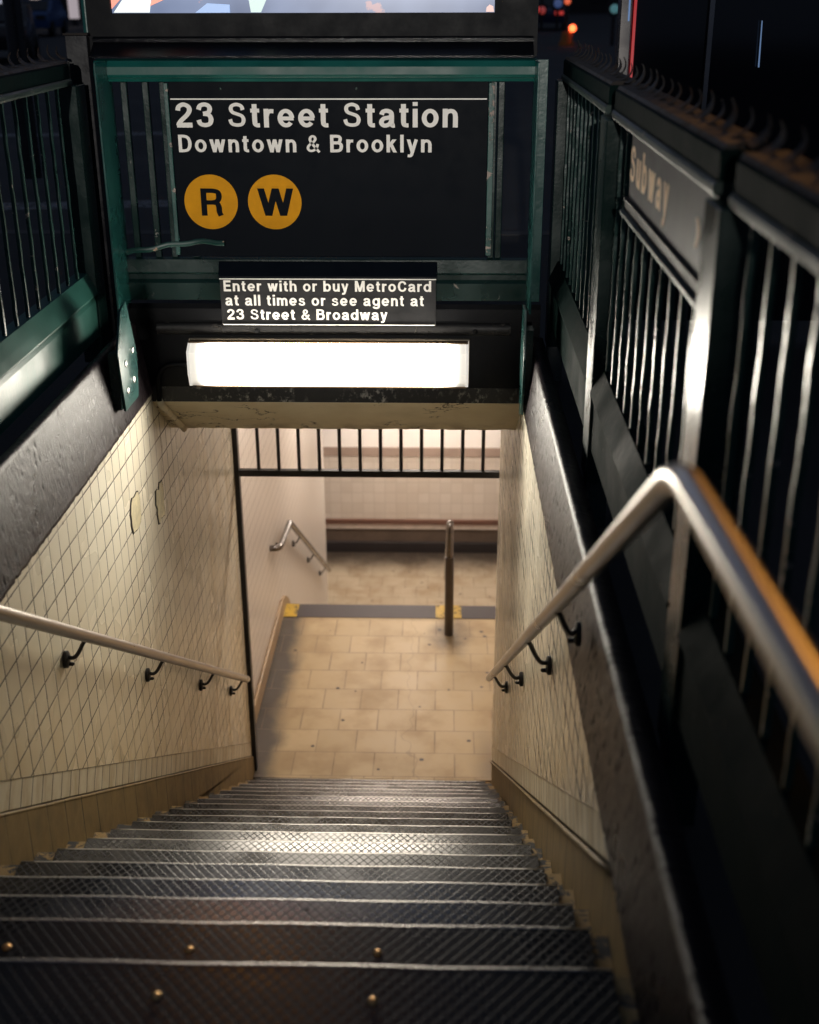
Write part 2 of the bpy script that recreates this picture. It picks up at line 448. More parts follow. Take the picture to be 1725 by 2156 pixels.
# ---- sans serif letters drawn as strokes (cap height 1, centre lines)
H_ = .098
def _cat(pts, n=7):
    P = [pts[0]]+list(pts)+[pts[-1]]; out = []
    for i in range(1, len(P)-2):
        p0, p1, p2, p3 = P[i-1], P[i], P[i+1], P[i+2]
        for k in range(n):
            t = k/n
            out.append(tuple(.5*((2*p1[j])+(-p0[j]+p2[j])*t+(2*p0[j]-5*p1[j]+4*p2[j]-p3[j])*t*t+(-p0[j]+3*p1[j]-3*p2[j]+p3[j])*t**3) for j in (0, 1)))
    return out+[tuple(pts[-1])]
def _ell(cx, cy, rx, ry, a0=0, a1=360, n=36):
    return [(cx+rx*math.cos(R(a0+(a1-a0)*k/n)), cy+ry*math.sin(R(a0+(a1-a0)*k/n))) for k in range(n+1)]
def C_(*p): return ('c', p)
def L_(*p): return ('l', p)
def T_(*p): return ('t', p)      # thin bar
def D_(*p): return ('d', p)      # diagonal cut level at both ends
def O_(*a): return ('e', a)
_st = lambda x, y1=.735, y0=0: L_((x, y0), (x, y1))
_arch = lambda x0, x1: C_((x0, .42), (x0+.05, .575), (x0+.20, .65), (x1-.055, .60), (x1, .44), (x1, 0))
GL = {
 '2': (.66, [C_((.105, .665), (.15, .82), (.33, .905), (.52, .82), (.555, .67), (.45, .49), (.24, .30), (.125, .16), (.095, .07)), L_((.03, .092), (.645, .092))]),
 '3': (.66, [C_((.095, .70), (.16, .85), (.33, .907), (.49, .85), (.535, .72), (.47, .59), (.27, .54)), C_((.27, .54), (.48, .50), (.565, .34), (.51, .15), (.32, .093), (.14, .15), (.085, .30))]),
 'S': (.72, [C_((.595, .69), (.54, .84), (.355, .907), (.17, .84), (.135, .70), (.21, .59), (.37, .53), (.55, .45), (.615, .30), (.55, .14), (.36, .093), (.155, .15), (.088, .32))]),
 't': (.37, [L_((.17, .92), (.17, .24)), C_((.17, .26), (.185, .13), (.26, .085), (.365, .085)), T_((.01, .665), (.36, .665))]),
 'r': (.38, [_st(.095), C_((.095, .40), (.15, .57), (.25, .64), (.385, .637))]),
 'e': (.645, [O_(.322, .367, .232, .285, 2, 322), T_((.10, .355), (.62, .355))]),
 'a': (.62, [C_((.10, .50), (.15, .615), (.30, .655), (.45, .60), (.485, .48), (.485, .16), (.52, .075), (.61, .075)), C_((.485, .42), (.36, .385), (.17, .34), (.09, .21), (.14, .10), (.26, .075), (.41, .14), (.485, .28))]),
 'i': (.19, [_st(.095), L_((.095, .845), (.095, 1.0))]),
 'o': (.655, [O_(.327, .367, .232, .285)]),
 'n': (.59, [_st(.095), _arch(.095, .49)]),
 'h': (.59, [_st(.095, 1), _arch(.095, .49)]),
 'm': (.92, [_st(.095), C_((.095, .42), (.14, .57), (.26, .65), (.40, .60), (.455, .44), (.455, 0)), C_((.455, .42), (.50, .57), (.62, .65), (.76, .60), (.815, .44), (.815, 0))]),
 'u': (.59, [L_((.095, .735), (.095, .30)), C_((.095, .32), (.13, .14), (.26, .083), (.42, .16), (.49, .33)), _st(.495)]),
 'D': (.73, [_st(.095, 1), C_((.05, .912), (.33, .912), (.52, .84), (.615, .67), (.635, .5), (.615, .33), (.52, .16), (.33, .088), (.05, .088))]),
 'w': (.86, [D_((.08, .735), (.255, 0)), D_((.43, .735), (.255, 0)), D_((.43, .735), (.605, 0)), D_((.78, .735), (.605, 0))]),
 'W': (1.0, [D_((.10, 1), (.295, 0)), D_((.50, 1), (.295, 0)), D_((.50, 1), (.705, 0)), D_((.90, 1), (.705, 0))]),
 '&': (.76, [C_((.72, .0), (.52, .24), (.31, .50), (.21, .69), (.245, .85), (.36, .91), (.475, .85), (.495, .72), (.40, .59), (.22, .46), (.10, .32), (.095, .19), (.18, .10), (.32, .083), (.47, .16), (.585, .31), (.63, .47))]),
 'B': (.72, [_st(.095, 1), C_((.05, .912), (.38, .912), (.53, .86), (.56, .73), (.51, .60), (.38, .54), (.05, .54)), C_((.05, .54), (.41, .54), (.58, .47), (.615, .315), (.56, .15), (.41, .088), (.05, .088))]),
 'R': (.73, [_st(.095, 1), C_((.05, .912), (.40, .912), (.57, .855), (.605, .70), (.555, .555), (.40, .49), (.05, .49)), C_((.38, .49), (.53, .45), (.585, .32), (.595, .14), (.645, .0))]),
 'k': (.58, [_st(.095, 1), D_((.44, .735), (.10, .30)), D_((.245, .46), (.47, 0))]),
 'l': (.19, [_st(.095, 1)]),
 'y': (.60, [D_((.085, .735), (.30, .0)), C_((.515, .735), (.40, .36), (.29, -.02), (.235, -.16), (.15, -.20), (.04, -.19))]),
 'E': (.64, [_st(.095, 1), L_((.05, .912), (.62, .912)), L_((.05, .52), (.58, .52)), L_((.05, .088), (.63, .088))]),
 'b': (.655, [_st(.095, 1), O_(.335, .367, .225, .285)]),
 'd': (.655, [_st(.56, 1), O_(.32, .367, .225, .285)]),
 'g': (.645, [L_((.55, .735), (.55, .0)), O_(.315, .377, .225, .275), C_((.55, .03), (.51, -.14), (.32, -.20), (.15, -.15), (.115, -.06))]),
 'M': (.84, [_st(.09, 1), _st(.75, 1), D_((.13, 1), (.42, 0)), D_((.71, 1), (.42, 0))]),
 'C': (.74, [C_((.655, .665), (.57, .84), (.38, .91), (.18, .80), (.098, .5), (.18, .2), (.38, .09), (.575, .16), (.665, .355))]),
 's': (.56, [C_((.455, .50), (.40, .62), (.28, .655), (.14, .61), (.105, .51), (.17, .43), (.29, .385), (.43, .33), (.475, .21), (.41, .10), (.28, .078), (.12, .125), (.075, .24))]),
}
def _ribbon(kind, p):
    if kind == 'd':
        (x0, y0), (x1, y1) = p; d = math.hypot(x1-x0, y1-y0); hx = H_*.95*d/abs(y1-y0)
        return [((x0-hx, y0), (x0+hx, y0)), ((x1-hx, y1), (x1+hx, y1))]
    if kind == 'c': q = _cat(p)
    elif kind == 'e': q = _ell(*p)
    else: q = list(p)
    h = H_*(.78 if kind == 't' else .80 if len(p) > 12 else .98); out = []
    closed = math.hypot(q[0][0]-q[-1][0], q[0][1]-q[-1][1]) < 1e-6
    for i in range(len(q)):
        a = q[i-1] if i > 0 else (q[-2] if closed else q[0]); c = q[i+1] if i < len(q)-1 else (q[1] if closed else q[-1])
        dx, dy = c[0]-a[0], c[1]-a[1]; l = math.hypot(dx, dy) or 1
        th = h*(1-.16*abs(dx/l)) if kind in 'ce' else h     # level strokes a little thinner
        nx, ny = -dy/l*th, dx/l*th
        out.append(((q[i][0]-nx, q[i][1]-ny), (q[i][0]+nx, q[i][1]+ny)))
    return out
def text_mesh(name, body, mat, parent, org, ex, ey, height, width=None, depth=.001, space=.60, xs=1.06):
    """lettering, one mesh per word: org = left end of the baseline, ex / ey = directions, height = cap height, width = line width"""
    ex = Vector(ex).normalized(); ey = Vector(ey).normalized(); ez = ex.cross(ey)
    off = Vector(org)-wloc(parent)
    tot = sum(GL[c][0] for c in body if c != ' ')*xs+space*body.count(' ')
    gaps = len(body)-1-body.count(' ')*2
    trk = ((width/height-tot)/max(1, gaps)) if width else .1
    x = 0; res = []
    for wd in body.split(' '):
        bm = bmesh.new()
        for k, ch in enumerate(wd):
            wdt, strokes = GL[ch]
            for si, (kd, p) in enumerate(strokes):
                rb = _ribbon(kd, p); zz = depth+.00012*si
                rings = []
                for a, c in rb:
                    P = lambda q, zc: off+ex*((x+q[0]*xs)*height)+ey*(q[1]*height)+ez*zc
                    rings.append([bm.verts.new(P(a, 0)), bm.verts.new(P(c, 0)), bm.verts.new(P(c, zz)), bm.verts.new(P(a, zz))])
                for r0, r1 in zip(rings, rings[1:]):
                    for j in range(1, 4): bm.faces.new((r0[j], r0[(j+1) % 4], r1[(j+1) % 4], r1[j]))
                bm.faces.new(rings[0]); bm.faces.new(rings[-1])
            x += wdt*xs+(trk if k < len(wd)-1 else 0)
        x += space
        bmesh.ops.recalc_face_normals(bm, faces=bm.faces[:])
        me = bpy.data.meshes.new(name); bm.to_mesh(me); bm.free(); me.materials.append(mat)
        o = bpy.data.objects.new(name, me); COL.objects.link(o); o.parent = parent; res.append(o)
    return res

def clone(o, parent, loc):
    c = o.copy(); COL.objects.link(c); c.parent = parent; c.location = loc
    for ch in list(o.children):
        clone(ch, c, ch.location.copy())
    return c

# ------------------------------------------------------------------ materials
M_ = dict(
    tile=tile_wall('glazed_tile'),
    tile_r=tile_wall('glazed_tile_right', 3.04, -.03, .0085, .7, .12),
    border=border_tile('border_tile'),
    base=base_stone('base_stone'),
    tread=tread_metal('diamond_tread'),
    tread_shade=tread_metal('shaded_top_tread', (.022, .021, .021), (.045, .042, .040), .55),  # darker copy of the tread metal paints the top steps dim
    cement=patchy_cement('patchy_cement'),
    riser=plain('riser_paint', (.022, .02, .02), .6, 0, .4),
    nosing=steel('worn_nosing', (.44, .415, .38), .36),
    curb=curb_paint('parapet_paint'),
    green=painted('green_paint', (.006, .050, .046), rough=.27, chips=.70, bump=.3),
    greend=painted('dark_green_paint', (.004, .017, .0155), rough=.25, chips=.68, bump=.25),
    liprail=painted('lip_paint', (.020, .034, .030), chip=(.2, .18, .15), rough=.55, chips=.63, bump=.5, spec=.2),
    railg=painted('end_rail_green', (.0006, .062, .052), rough=.42, chips=.715, bump=.2, spec=.3),
    postg=painted('post_paint', (.004, .016, .0145), rough=.24, chips=.70, bump=.2),
    raild=painted('dusty_rail_green', (.0022, .008, .0075), chip=(.06, .05, .04), rough=.74, chips=.665, bump=.9, spec=.03, bscale=24),
    raill=painted('left_rail_green', (.016, .085, .07), rough=.42, chips=.72, bump=.25, spec=.4),
    bar=painted('bar_paint', (.010, .040, .034), chip=(.34, .29, .24), rough=.30, chips=.645, bump=.6, spec=.4, bscale=45),
    rust=painted('rusty_top', (.012, .008, .006), chip=(.026, .014, .008), rough=.75, chips=.55, bump=.7),
    black=painted('black_beam_paint', (.0035, .0038, .005), chip=(.03, .027, .026), rough=.50, spec=.14, chips=.71, bump=.55, bscale=38),
    cream=cracked(),
    cream_old=painted('cream_paint', (.60, .49, .29), chip=(.06, .045, .03), rough=.5, chips=.66, bump=.4),
    gate=painted('gate_paint', (.012, .013, .017), chip=(.10, .07, .05), rough=.42, chips=.72),
    signblk=plain('sign_enamel', (.0014, .0030, .0060), .45, 0, .05, var=.03, bump=.0),
    signwht=plain('sign_white', (.80, .77, .72), .4, 0, .4, var=.06, bump=.05),
    signyel=plain('sign_yellow', (.60, .265, .010), .5, 0, .05, var=.10, bump=.05),
    steel=steel('handrail_steel', (.40, .37, .335), .29),
    steeld=steel('dull_steel', (.20, .185, .175), .24),
    bracket=plain('bracket_iron', (.02, .017, .016), .45, .3, .5),
    rivet_lit=steel('orange_lit_rivet', (.85, .50, .20), .30),  # orange tint imitates street lamp light reflected in the rivets
    bolt=steel('bolt_metal', (.75, .73, .70), .4),
    floor=floor_tile('floor_tile'),
    lowfloor=floor_tile('lower_floor_tile', .30, .30, .1, 13.0, ((.44, .36, .255), (.48, .395, .285))),
    pink=plain('glazed_white_wall', (.66, .57, .51), .34, 0, .5, var=.05, nscale=3, bump=.05),
    farwall=far_tiles(),
    tan=plain('tan_base', (.36, .25, .14), .5, 0, .5, var=.25, nscale=5),
    brown=plain('brown_rail_paint', (.16, .075, .05), .5),
    shade_base=plain('wall_foot_shade', (.016, .012, .012), .6, var=.4, nscale=4),
    strip=plain('rubber_strip', (.040, .030, .034), .6, var=.25, nscale=30),
    yellow=painted('yellow_mark', (.52, .33, .02), chip=(.12, .09, .03), chips=.55),
    ceiling=plain('ceiling_paint', (.62, .58, .52), .7),
    asphalt=asphalt('asphalt'),
    pave=pavement('pavement'),
    road_white=painted('road_paint', (.22, .22, .23), chip=(.05, .05, .05), chips=.53, rough=.7),
    dark=plain('dark_body', (.012, .012, .015), .3, 0, .5),
)
print('materials done')

# ================================================================== SETTING: street, floors
b = MB()
hx0, hx1, hy0, hy1 = XL-.084, XR+.084, 1.195, 5.62
for (x0, x1, y0, y1) in ((-30, 30, -30, hy0), (-30, hx0, hy0, hy1), (hx1, 30, hy0, hy1), (-30, 30, hy1, 8.9)):
    b.poly([(x0, y0, 0), (x1, y0, 0), (x1, y1, 0), (x0, y1, 0)])
struct(b.build('sidewalk', M_['pave']))
b = MB(); b.box(-60, 60, 8.9, 9.05, -.16, .003)
struct(b.build('kerb', plain('kerb_stone', (.06, .058, .056), .75)))
b = MB(); b.poly([(-300, 9.05, -.13), (300, 9.05, -.13), (300, 420, -.13), (-300, 420, -.13)])
struct(b.build('road', M_['asphalt']))
b = MB()
for q in (0, 4):
    yy = 10.1+q*1.5
    b.poly([(-6.5, yy+.3, -.126), (-1.2, yy+.95, -.126), (-1.2, yy+1.35, -.126), (-6.5, yy+.7, -.126)])
struct(b.build('crosswalk_markings', M_['road_white']))

b = MB(); b.box(-1.38, 1.25, 7.0, 9.42, ZF-.2, ZF)
struct(b.build('landing_floor', M_['floor']))
b = MB(); b.box(-5, 3, 12.9, 15.35, ZLOW-.2, ZLOW)
struct(b.build('concourse_floor', M_['lowfloor']))

# ================================================================== stair walls
def slope_y(h, z):   # y where the line h above the nosings reaches z
    return 1.738+RUN*(h-z)/RISE
def zs(y, h): return -(y-1.738)*RISE/RUN+h
def stair_wall(side, label):
    X = XL if side < 0 else XR
    s = side
    y0, y1 = 0.9, (7.07 if side < 0 else 6.86)
    t = thing('tiled_wall', label, 'wall', (X, y0, ZT))
    # field of tiles down to .267 above the nosings
    ya = slope_y(.267, ZT)
    b = MB(); prof = [(ya, ZT), (y1, ZT), (y1, zs(y1, .267))]
    # beyond the foot of the flight the field runs on level
    b.prism(prof, 'x', X+s*.001, X+s*.18)
    b.build('tile_field', M_['tile' if s < 0 else 'tile_r'], t)
    b = MB(); yb = slope_y(.148, ZT)
    b.prism([(yb, ZT), (ya, ZT), (y1, zs(y1, .267)), (y1, zs(y1, .148))], 'x', X+s*(.0035 if s < 0 else .0045), X+s*.17)
    b.build('border_course', M_['border'], t)
    b = MB(); yc = slope_y(-.5, ZT)
    b.prism([(y0, ZT-.002), (yb, ZT-.002), (y1, zs(y1, .148)), (y1, zs(y1, -.5)), (y0, zs(y0, -.5))], 'x', X-s*(.010 if s < 0 else -.003), X+s*.16)
    b.build('stone_base', M_['base'], t)
    # rounded lip on the base
    d = Vector((0, math.cos(SL), -math.sin(SL)))
    b = MB(); p0 = Vector((X-s*.006, yb, ZT)); p1 = Vector((X-s*.006, y1-.02, zs(y1-.02, .148)))
    pts = [p0+(p1-p0)*k/24+Vector((0, 0, random.uniform(-.0015, .0015))) for k in range(25)]
    b.tube(pts, .0062, 8); b.build('base_lip', M_['base'], t, smooth=True)
    return t
wl = stair_wall(-1, 'cream tiled stair wall on the left with two holes from missing tiles')
wr = stair_wall(1, 'cream tiled stair wall on the right, seen at a steep angle')

# scars of missing tiles (left wall)
def scar(y, z, w, h, col, edge, jag, seed):
    rnd = random.Random(seed)
    n = 22; pts = []
    for k in range(n):
        a = 2*math.pi*k/n
        # superellipse outline
        c, s_ = math.cos(a), math.sin(a)
        rr = (abs(c)**4+abs(s_)**4)**-.25
        j = 1+rnd.uniform(-jag, jag)
        pts.append((y+c*rr*w/2*j, z+s_*rr*h/2*j))
    b = MB(); b.prism([(y+(p[0]-y)*1.15-.003, z+(p[1]-z)*1.06) for p in pts], 'x', XL-.004, XL+.0018)
    o = b.build('tile_scar', edge, wl)
    b = MB(); b.prism(pts, 'x', XL-.004, XL+.0032)
    b.build('exposed_mortar', col, o)
mort = plain('bare_mortar', (.60, .53, .35), .8, var=.2, nscale=30, bump=.3)
mort2 = patchy_cement('broken_mortar', ((.50, .43, .27), (.25, .2, .12)), 30)
edg = plain('scar_edge', (.02, .014, .010), .8)
scar(4.71, -.40, .15, .15, mort, edg, .07, 3)
scar(5.14, -.54, .135, .165, mort, edg, .18, 5)

# ================================================================== parapets
def parapet(side, label):
    X = XL if side < 0 else XR; s = side
    t = tag(None or bpy.data.objects.new('parapet', None), label, 'parapet')
    COL.objects.link(t); t.location = (X, .6, ZT)
    b = MB(); y0, y1 = .6, YH+.02
    lean, ZC = (.05, .3056) if s < 0 else (.03, .248)
    from mathutils import noise as mn
    XT = X+s*lean; xo = X+s*.085
    n = 760; m = 26; rows = []
    def relief(y, z):
        q = Vector((X*3, y, z))
        a = mn.noise(q*70)*.0011+mn.noise(q*150)*.0010+mn.noise(q*30)*.0005
        v = mn.noise(q*52+Vector((7, 3, 1)))
        if v > .46: a -= min(.003, (v-.46)*.03)      # chips and pits
        return a
    for i in range(n+1):
        y = y0+(y1-y0)*i/n
        lo = ZT+.006*mn.noise(Vector((0, y*22, s)))+.003*mn.noise(Vector((3, y*60, s)))
        hi = ZC+.0022*mn.noise(Vector((9, y*9, s)))+.0012*mn.noise(Vector((5, y*60, s)))
        row = [(X+s*.004, y, lo)]
        for k in range(m+1):
            u = k/m; z = lo+.004+(hi-.010-lo-.004)*u
            row.append((X-s*.006+s*lean*u-s*relief(y, z)*(1 if u < .98 else .5), y, z))
        row += [(XT+s*(.001+.0016*mn.noise(Vector((1, y*60, 4)))), y, hi-.002), (XT+s*.010, y, hi), (XT+s*.02, y, hi-.001), (xo, y, hi-.012), (xo, y, -.02)]
        rows.append([b.bm.verts.new(q) for q in row])
    for r0, r1 in zip(rows, rows[1:]):
        for k in range(len(r0)-1): b.bm.faces.new((r0[k], r0[k+1], r1[k+1], r1[k]))
    b.bm.faces.new(rows[0]); b.bm.faces.new(rows[-1])
    b.build('painted_face', M_['curb'], t, smooth=True)
    return t
pl = parapet(-1, 'low dark painted parapet above the left tiled wall')
pr = parapet(1, 'low dark painted parapet with chipped edge above the right tiled wall')

# ================================================================== stairs
st = thing('staircase', 'dark metal stair with diamond pattern treads going down to the landing', 'staircase', (XL, 1.2, 0))
b = MB()   # cement body, one profile wall to wall
prof = [(1.25, -.012)]
y, z = 1.713, 0
prof.append((1.713-.012, -.012))
for n in range(1, 20):
    yp = (1.713 if n == 1 else nos(n-1)[0])-.012
    prof.append((yp, -RISE*n-.012))
    if n < 19: prof.append((nos(n)[0]-.012, -RISE*n-.012))
prof.append((7.0-.001, -RISE*19-.012))
prof.append((7.0-.001, -RISE*19-.4)); prof.append((1.25, -1.2))
b.prism(prof, 'x', XL+.011, XR+.002)
b.build('step_body', M_['cement'], st)
def tread(n):
    if n == 0: yn, yb = 1.713, 1.2
    else:
        yn = nos(n)[0]; yb = (1.713 if n == 1 else nos(n-1)[0])-.006
    z = -RISE*n
    rnd = random.Random(n)
    dx0, dx1 = rnd.uniform(-.006, .006), rnd.uniform(-.006, .006)
    b = MB(); b.box(TL+dx0, TR+dx1, yb, yn-.010, z-.009, z)
    o = b.build('tread', M_['tread_shade' if n < 2 else 'tread'], st)
    b = MB(); k = 24
    pts = [(TL+dx0+(TR+dx1-TL-dx0)*i/k, yn-.0085+rnd.uniform(-.0005, .0005)+.0015*math.sin(i*.9+n), z-.0088+rnd.uniform(-.0003, .0003)) for i in range(k+1)]
    b.tube(pts, .0092, 12)
    b.build('nosing', M_['nosing'], o, smooth=True)
    b = MB(); b.box(TL+dx0, TR+dx1, yn-.020, yn-.0145, z-RISE+.002, z-.012)
    b.build('riser_plate', M_['riser'], o)
    return o
treads = [tread(n) for n in range(0, 19)]
for (px, py, n) in ((-.493, 1.625, 0), (-.111, 1.622, 0), (-.506, 1.928, 1), (-.120, 1.928, 1), (-.883, 1.926, 1),):
    b = MB(); b.disc((px, py, -RISE*n), (0, 0, 1), .0095, .001, 16, .0045)
    b.build('rivet', M_['rivet_lit'], treads[n], smooth=True)

# second flight below the landing (only its top edge and what stands on it show)
s2 = thing('staircase', 'lower flight of stairs beyond the landing, its top edge strip with yellow marks', 'staircase', (-1.38, 9.42, ZF))
b = MB(); prof = [(9.421, ZF-.03)]
for n in range(0, 12):
    prof += [(9.60+n*.285, ZF-.03-RISE*n), (9.60+n*.285, ZF-.03-RISE*(n+1))]
prof += [(12.92, ZLOW-.2), (9.421, ZF-.6)]
b.prism(prof, 'x', -1.378, 1.25); b.build('step_body', M_['cement'], s2)
b = MB(); b.box(-1.378, 1.25, 9.345, 9.585, ZF-.028, ZF+.005)
sp = b.build('edge_strip', M_['strip'], s2, bevel=.003)
for (x0, x1) in ((-1.372, -1.24), (-.03, .195)):
    b = MB(); b.box(x0, x1, 9.348, 9.582, ZF+.004, ZF+.008)
    b.build('yellow_mark', M_['yellow'], sp)

# ================================================================== header beam, light, notices
hd = thing('header_beam', 'black painted concrete beam with cream lower lip over the stair opening', 'beam', (-.45, YH, -.3))
b = MB()
prof = [(YH, -.058), (YH, .365), (YH+.012, .385), (YH+.40, .385), (YH+.40, -.058)]
b.prism(prof, 'x', XL-.07, XR+.07, 30); b.build('black_face', M_['black'], hd)
b = MB(); b.box(XL-.069, XR+.069, YH-.0025, YH-.0005, -.056, .012)
b.build('scuffed_lit_strip', scuff_light(), hd)
b = MB()
n = 60; rnd = random.Random(4)
rows = []
for i in range(n+1):
    x = XL-.07+(XR-XL+.14)*i/n
    j1 = rnd.uniform(-.002, .002); j2 = rnd.uniform(-.0022, .0022)
    rows.append([b.bm.verts.new(q) for q in ((x, YH+.004, -.052+j1), (x, YH+.006, -.064+j1), (x, 5.47, -.282+j2), (x, 5.50, -.298+j2), (x, 5.60, -.302), (x, 5.60, -.056), )])
for r0, r1 in zip(rows, rows[1:]):
    for k in range(6): b.bm.faces.new((r0[k], r0[(k+1) % 6], r1[(k+1) % 6], r1[k]))
b.bm.faces.new(rows[0]); b.bm.faces.new(rows[-1])
b.build('cream_lip', M_['cream'], hd, smooth='auto')
# ledge under the notice, with two bolt heads
lpts = [(YH-.0005, .250)]+[(YH-.020*math.sin(math.pi*k/10), .278-.028*math.cos(math.pi*k/10)) for k in range(1, 10)]+[(YH-.0005, .306)]
b = MB(); b.prism(lpts, 'x', -1.24, .30, 60)
lg = b.build('ledge', painted('rough_ledge_paint', (.012, .011, .011), chip=(.05, .045, .04), rough=.5, chips=.6, bump=1.0, bscale=45, spec=.3), hd, smooth='auto')
for x in (-.80, -.155+.30):
    b = MB(); b.disc((x, YH-.018, .272), (0, -1, .1), .012, .006, 10, .004); b.build('bolt', M_['black'], lg, smooth='auto')

lt = thing('light_fixture', 'glowing white fluorescent light box on the black beam', 'light', (-.49, YH, .12))
prof = [(YH-.02, .228), (YH-.062, .228), (YH-.110, .200), (YH-.112, .105), (YH-.088, .046), (YH-.02, .044)]
x0, x1 = -1.098, .118
lens = NT('lit_diffuser'); lens.val((1, .93, .80), lens.b.inputs['Emission Color']); lens.b.inputs['Emission Strength'].default_value = 38
_, lx, ly, lz = lens.pos()
endf = lens.math('POWER', lens.ramp(lens.math('ABSOLUTE', lens.math('ADD', lx, .49)), .604, .47), 3.0)
edge = lens.ramp(lz, .050, .072)
lens.l(lens.math('MULTIPLY', lens.math('MULTIPLY', lens.math('ADD', lens.math('MULTIPLY', endf, .988), .012), lens.math('ADD', lens.math('MULTIPLY', edge, .55), .45)), 62), lens.b.inputs['Emission Strength'])
lens.m.cycles.emission_sampling = 'FRONT'
lens.out((.7, .7, .68), .3)
b = MB(); b.prism(prof, 'x', x0+.012, x1-.012); b.build('diffuser', lens.m, lt)
capm = NT('lit_end_cap'); capm.val((1, .94, .84), capm.b.inputs['Emission Color']); capm.b.inputs['Emission Strength'].default_value = .6
capm.out((.6, .6, .58), .35); capm.m.cycles.emission_sampling = 'NONE'
for xa, xb in ((x0, x0+.0118), (x1-.0118, x1)):
    b = MB(); cx = sum(p[0] for p in prof)/6; cz = sum(p[1] for p in prof)/6
    b.prism([(cx+(p[0]-cx)*1.02, cz+(p[1]-cz)*1.02) for p in prof], 'x', xa, xb); b.build('end_cap', capm.m, lt)
rim = plain('fixture_rim', (.16, .10, .05), .5)
b = MB(); b.box(x0+.002, x1-.002, YH-.064, YH-.021, .2285, .2335); b.build('top_rim', rim, lt)
b = MB(); b.box(x0+.030, x1-.006, YH-.088, YH-.021, .0385, .0435); b.build('bottom_rim', rim, lt)
b = MB(); b.box(x0-.004, x1+.004, YH-.02, YH-.001, .036, .236); b.build('housing', plain('fixture_housing', (.30, .25, .18), .5), lt)

cn = thing('conduit_pipe', 'thin painted conduit bending from the light box down to the wall corner', 'pipe', (-1.2, YH, .1))
def arc(c, a0, a1, r, n, f): return [f(c, r, a0+(a1-a0)*i/n) for i in range(n+1)]
pts = [(-1.10, YH-.014, .118), (-1.18, YH-.014, .118)]
pts += [(-1.18-.075*math.sin(t), YH-.014, .043+.075*math.cos(t)) for t in [math.pi/2*i/8 for i in range(1, 9)]]
pts += [(-1.255, YH-.016, -.05)]
b = MB(); b.tube(pts, .012, 10); b.build('black_run', M_['black'], cn, smooth=True)
b = MB(); b.tube([(-1.255, YH-.016, -.05), (-1.252, YH+.0, -.075), (-1.225, 5.44, -.268), (-1.222, 5.46, -.29)], .016, 10); b.build('cream_run', M_['cream'], cn, smooth=True)

# notice about the entrance
nt = thing('notice_sign', 'small black notice of three white lines telling riders to enter with a fare card', 'sign', (-.485, YH-.03, .306))
yN = YH-.045
b = MB(); b.box(-.946, -.024, yN, yN+.012, .308, .512); b.build('panel', plain('lit_notice_enamel', (.011, .011, .012), .4, 0, .35, var=.2), nt, bevel=.0015)  # lighter than the sign enamel: paints in grey light on the notice
b = MB(); b.prism([(yN-.004, .508), (yN-.002, .516), (yN+.03, .572), (yN+.045, .572), (yN+.045, .508)], 'x', -.950, -.020); b.build('hood', M_['signblk'], nt, bevel=.002)
b = MB(); b.box(-.946, -.024, yN-.0045, yN-.004, .5035, .5075); b.build('white_line', M_['signwht'], nt)
b = MB(); b.box(-.940, -.030, yN-.006, yN-.0005, .3065, .3095); b.build('bottom_trim', M_['signwht'], nt)
lw = (.885, .850, .690)
for i, tx in enumerate(('Enter with or buy MetroCard', 'at all times or see agent at', '23 Street & Broadway')):
    text_mesh('lettering', tx, M_['signwht'], nt, (-.930+.004*i, yN-.001, .452-.0615*i), (1, 0, 0), (0, 0, 1), .0465, lw[i])

# ================================================================== end railing with the station sign
er = thing('railing', 'dark green end railing above the beam, holding the station sign', 'railing', (-.5, YH+.05, .385))
yr = YH
b = MB(); b.prism([(yr-.035, 1.312), (yr-.040, 1.322), (yr-.036, 1.352), (yr-.022, 1.374), (yr+.03, 1.380), (yr+.03, 1.312)], 'x', -1.400, .374); 
tr = b.build('top_rail', M_['railg'], er, bevel=.002)
b = MB(); b.prism([(yr-.022, 1.296), (yr-.026, 1.306), (yr-.024, 1.311), (yr+.02, 1.311), (yr+.02, 1.296)], 'x', -1.39, .364); b.build('rail_lip', M_['railg'], tr)
b = MB(); b.prism([(yr+.02, .400), (yr-.004, .404), (yr-.006, .478), (yr+.010, .492), (yr+.010, .512), (yr-.006, .524), (yr-.004, .578), (yr+.02, .585)], 'x', -1.38, .36)
b.build('bottom_rail', M_['greend'], er)
for sx in (-1, 1):
    xa = -1.345 if sx < 0 else .362
    b = MB()
    b.box(min(xa, xa+sx*.008), max(xa, xa+sx*.008), 4.965, 5.20, .395, 1.376)    # flat leg facing the stair
    b.box(min(xa+sx*.008, xa+sx*.058), max(xa+sx*.008, xa+sx*.058), 5.19, 5.20, .395, 1.376)
    b.build('corner_angle', M_['green'], er, bevel=.0015)
for i, x in enumerate((-1.300, -1.212, -1.142, -1.05, .205, .236)):
    b = MB(); b.box(x-.013, x+.013, yr+.02, yr+.045, .58, 1.312); b.build('baluster', M_['greend'], er, bevel=.003)

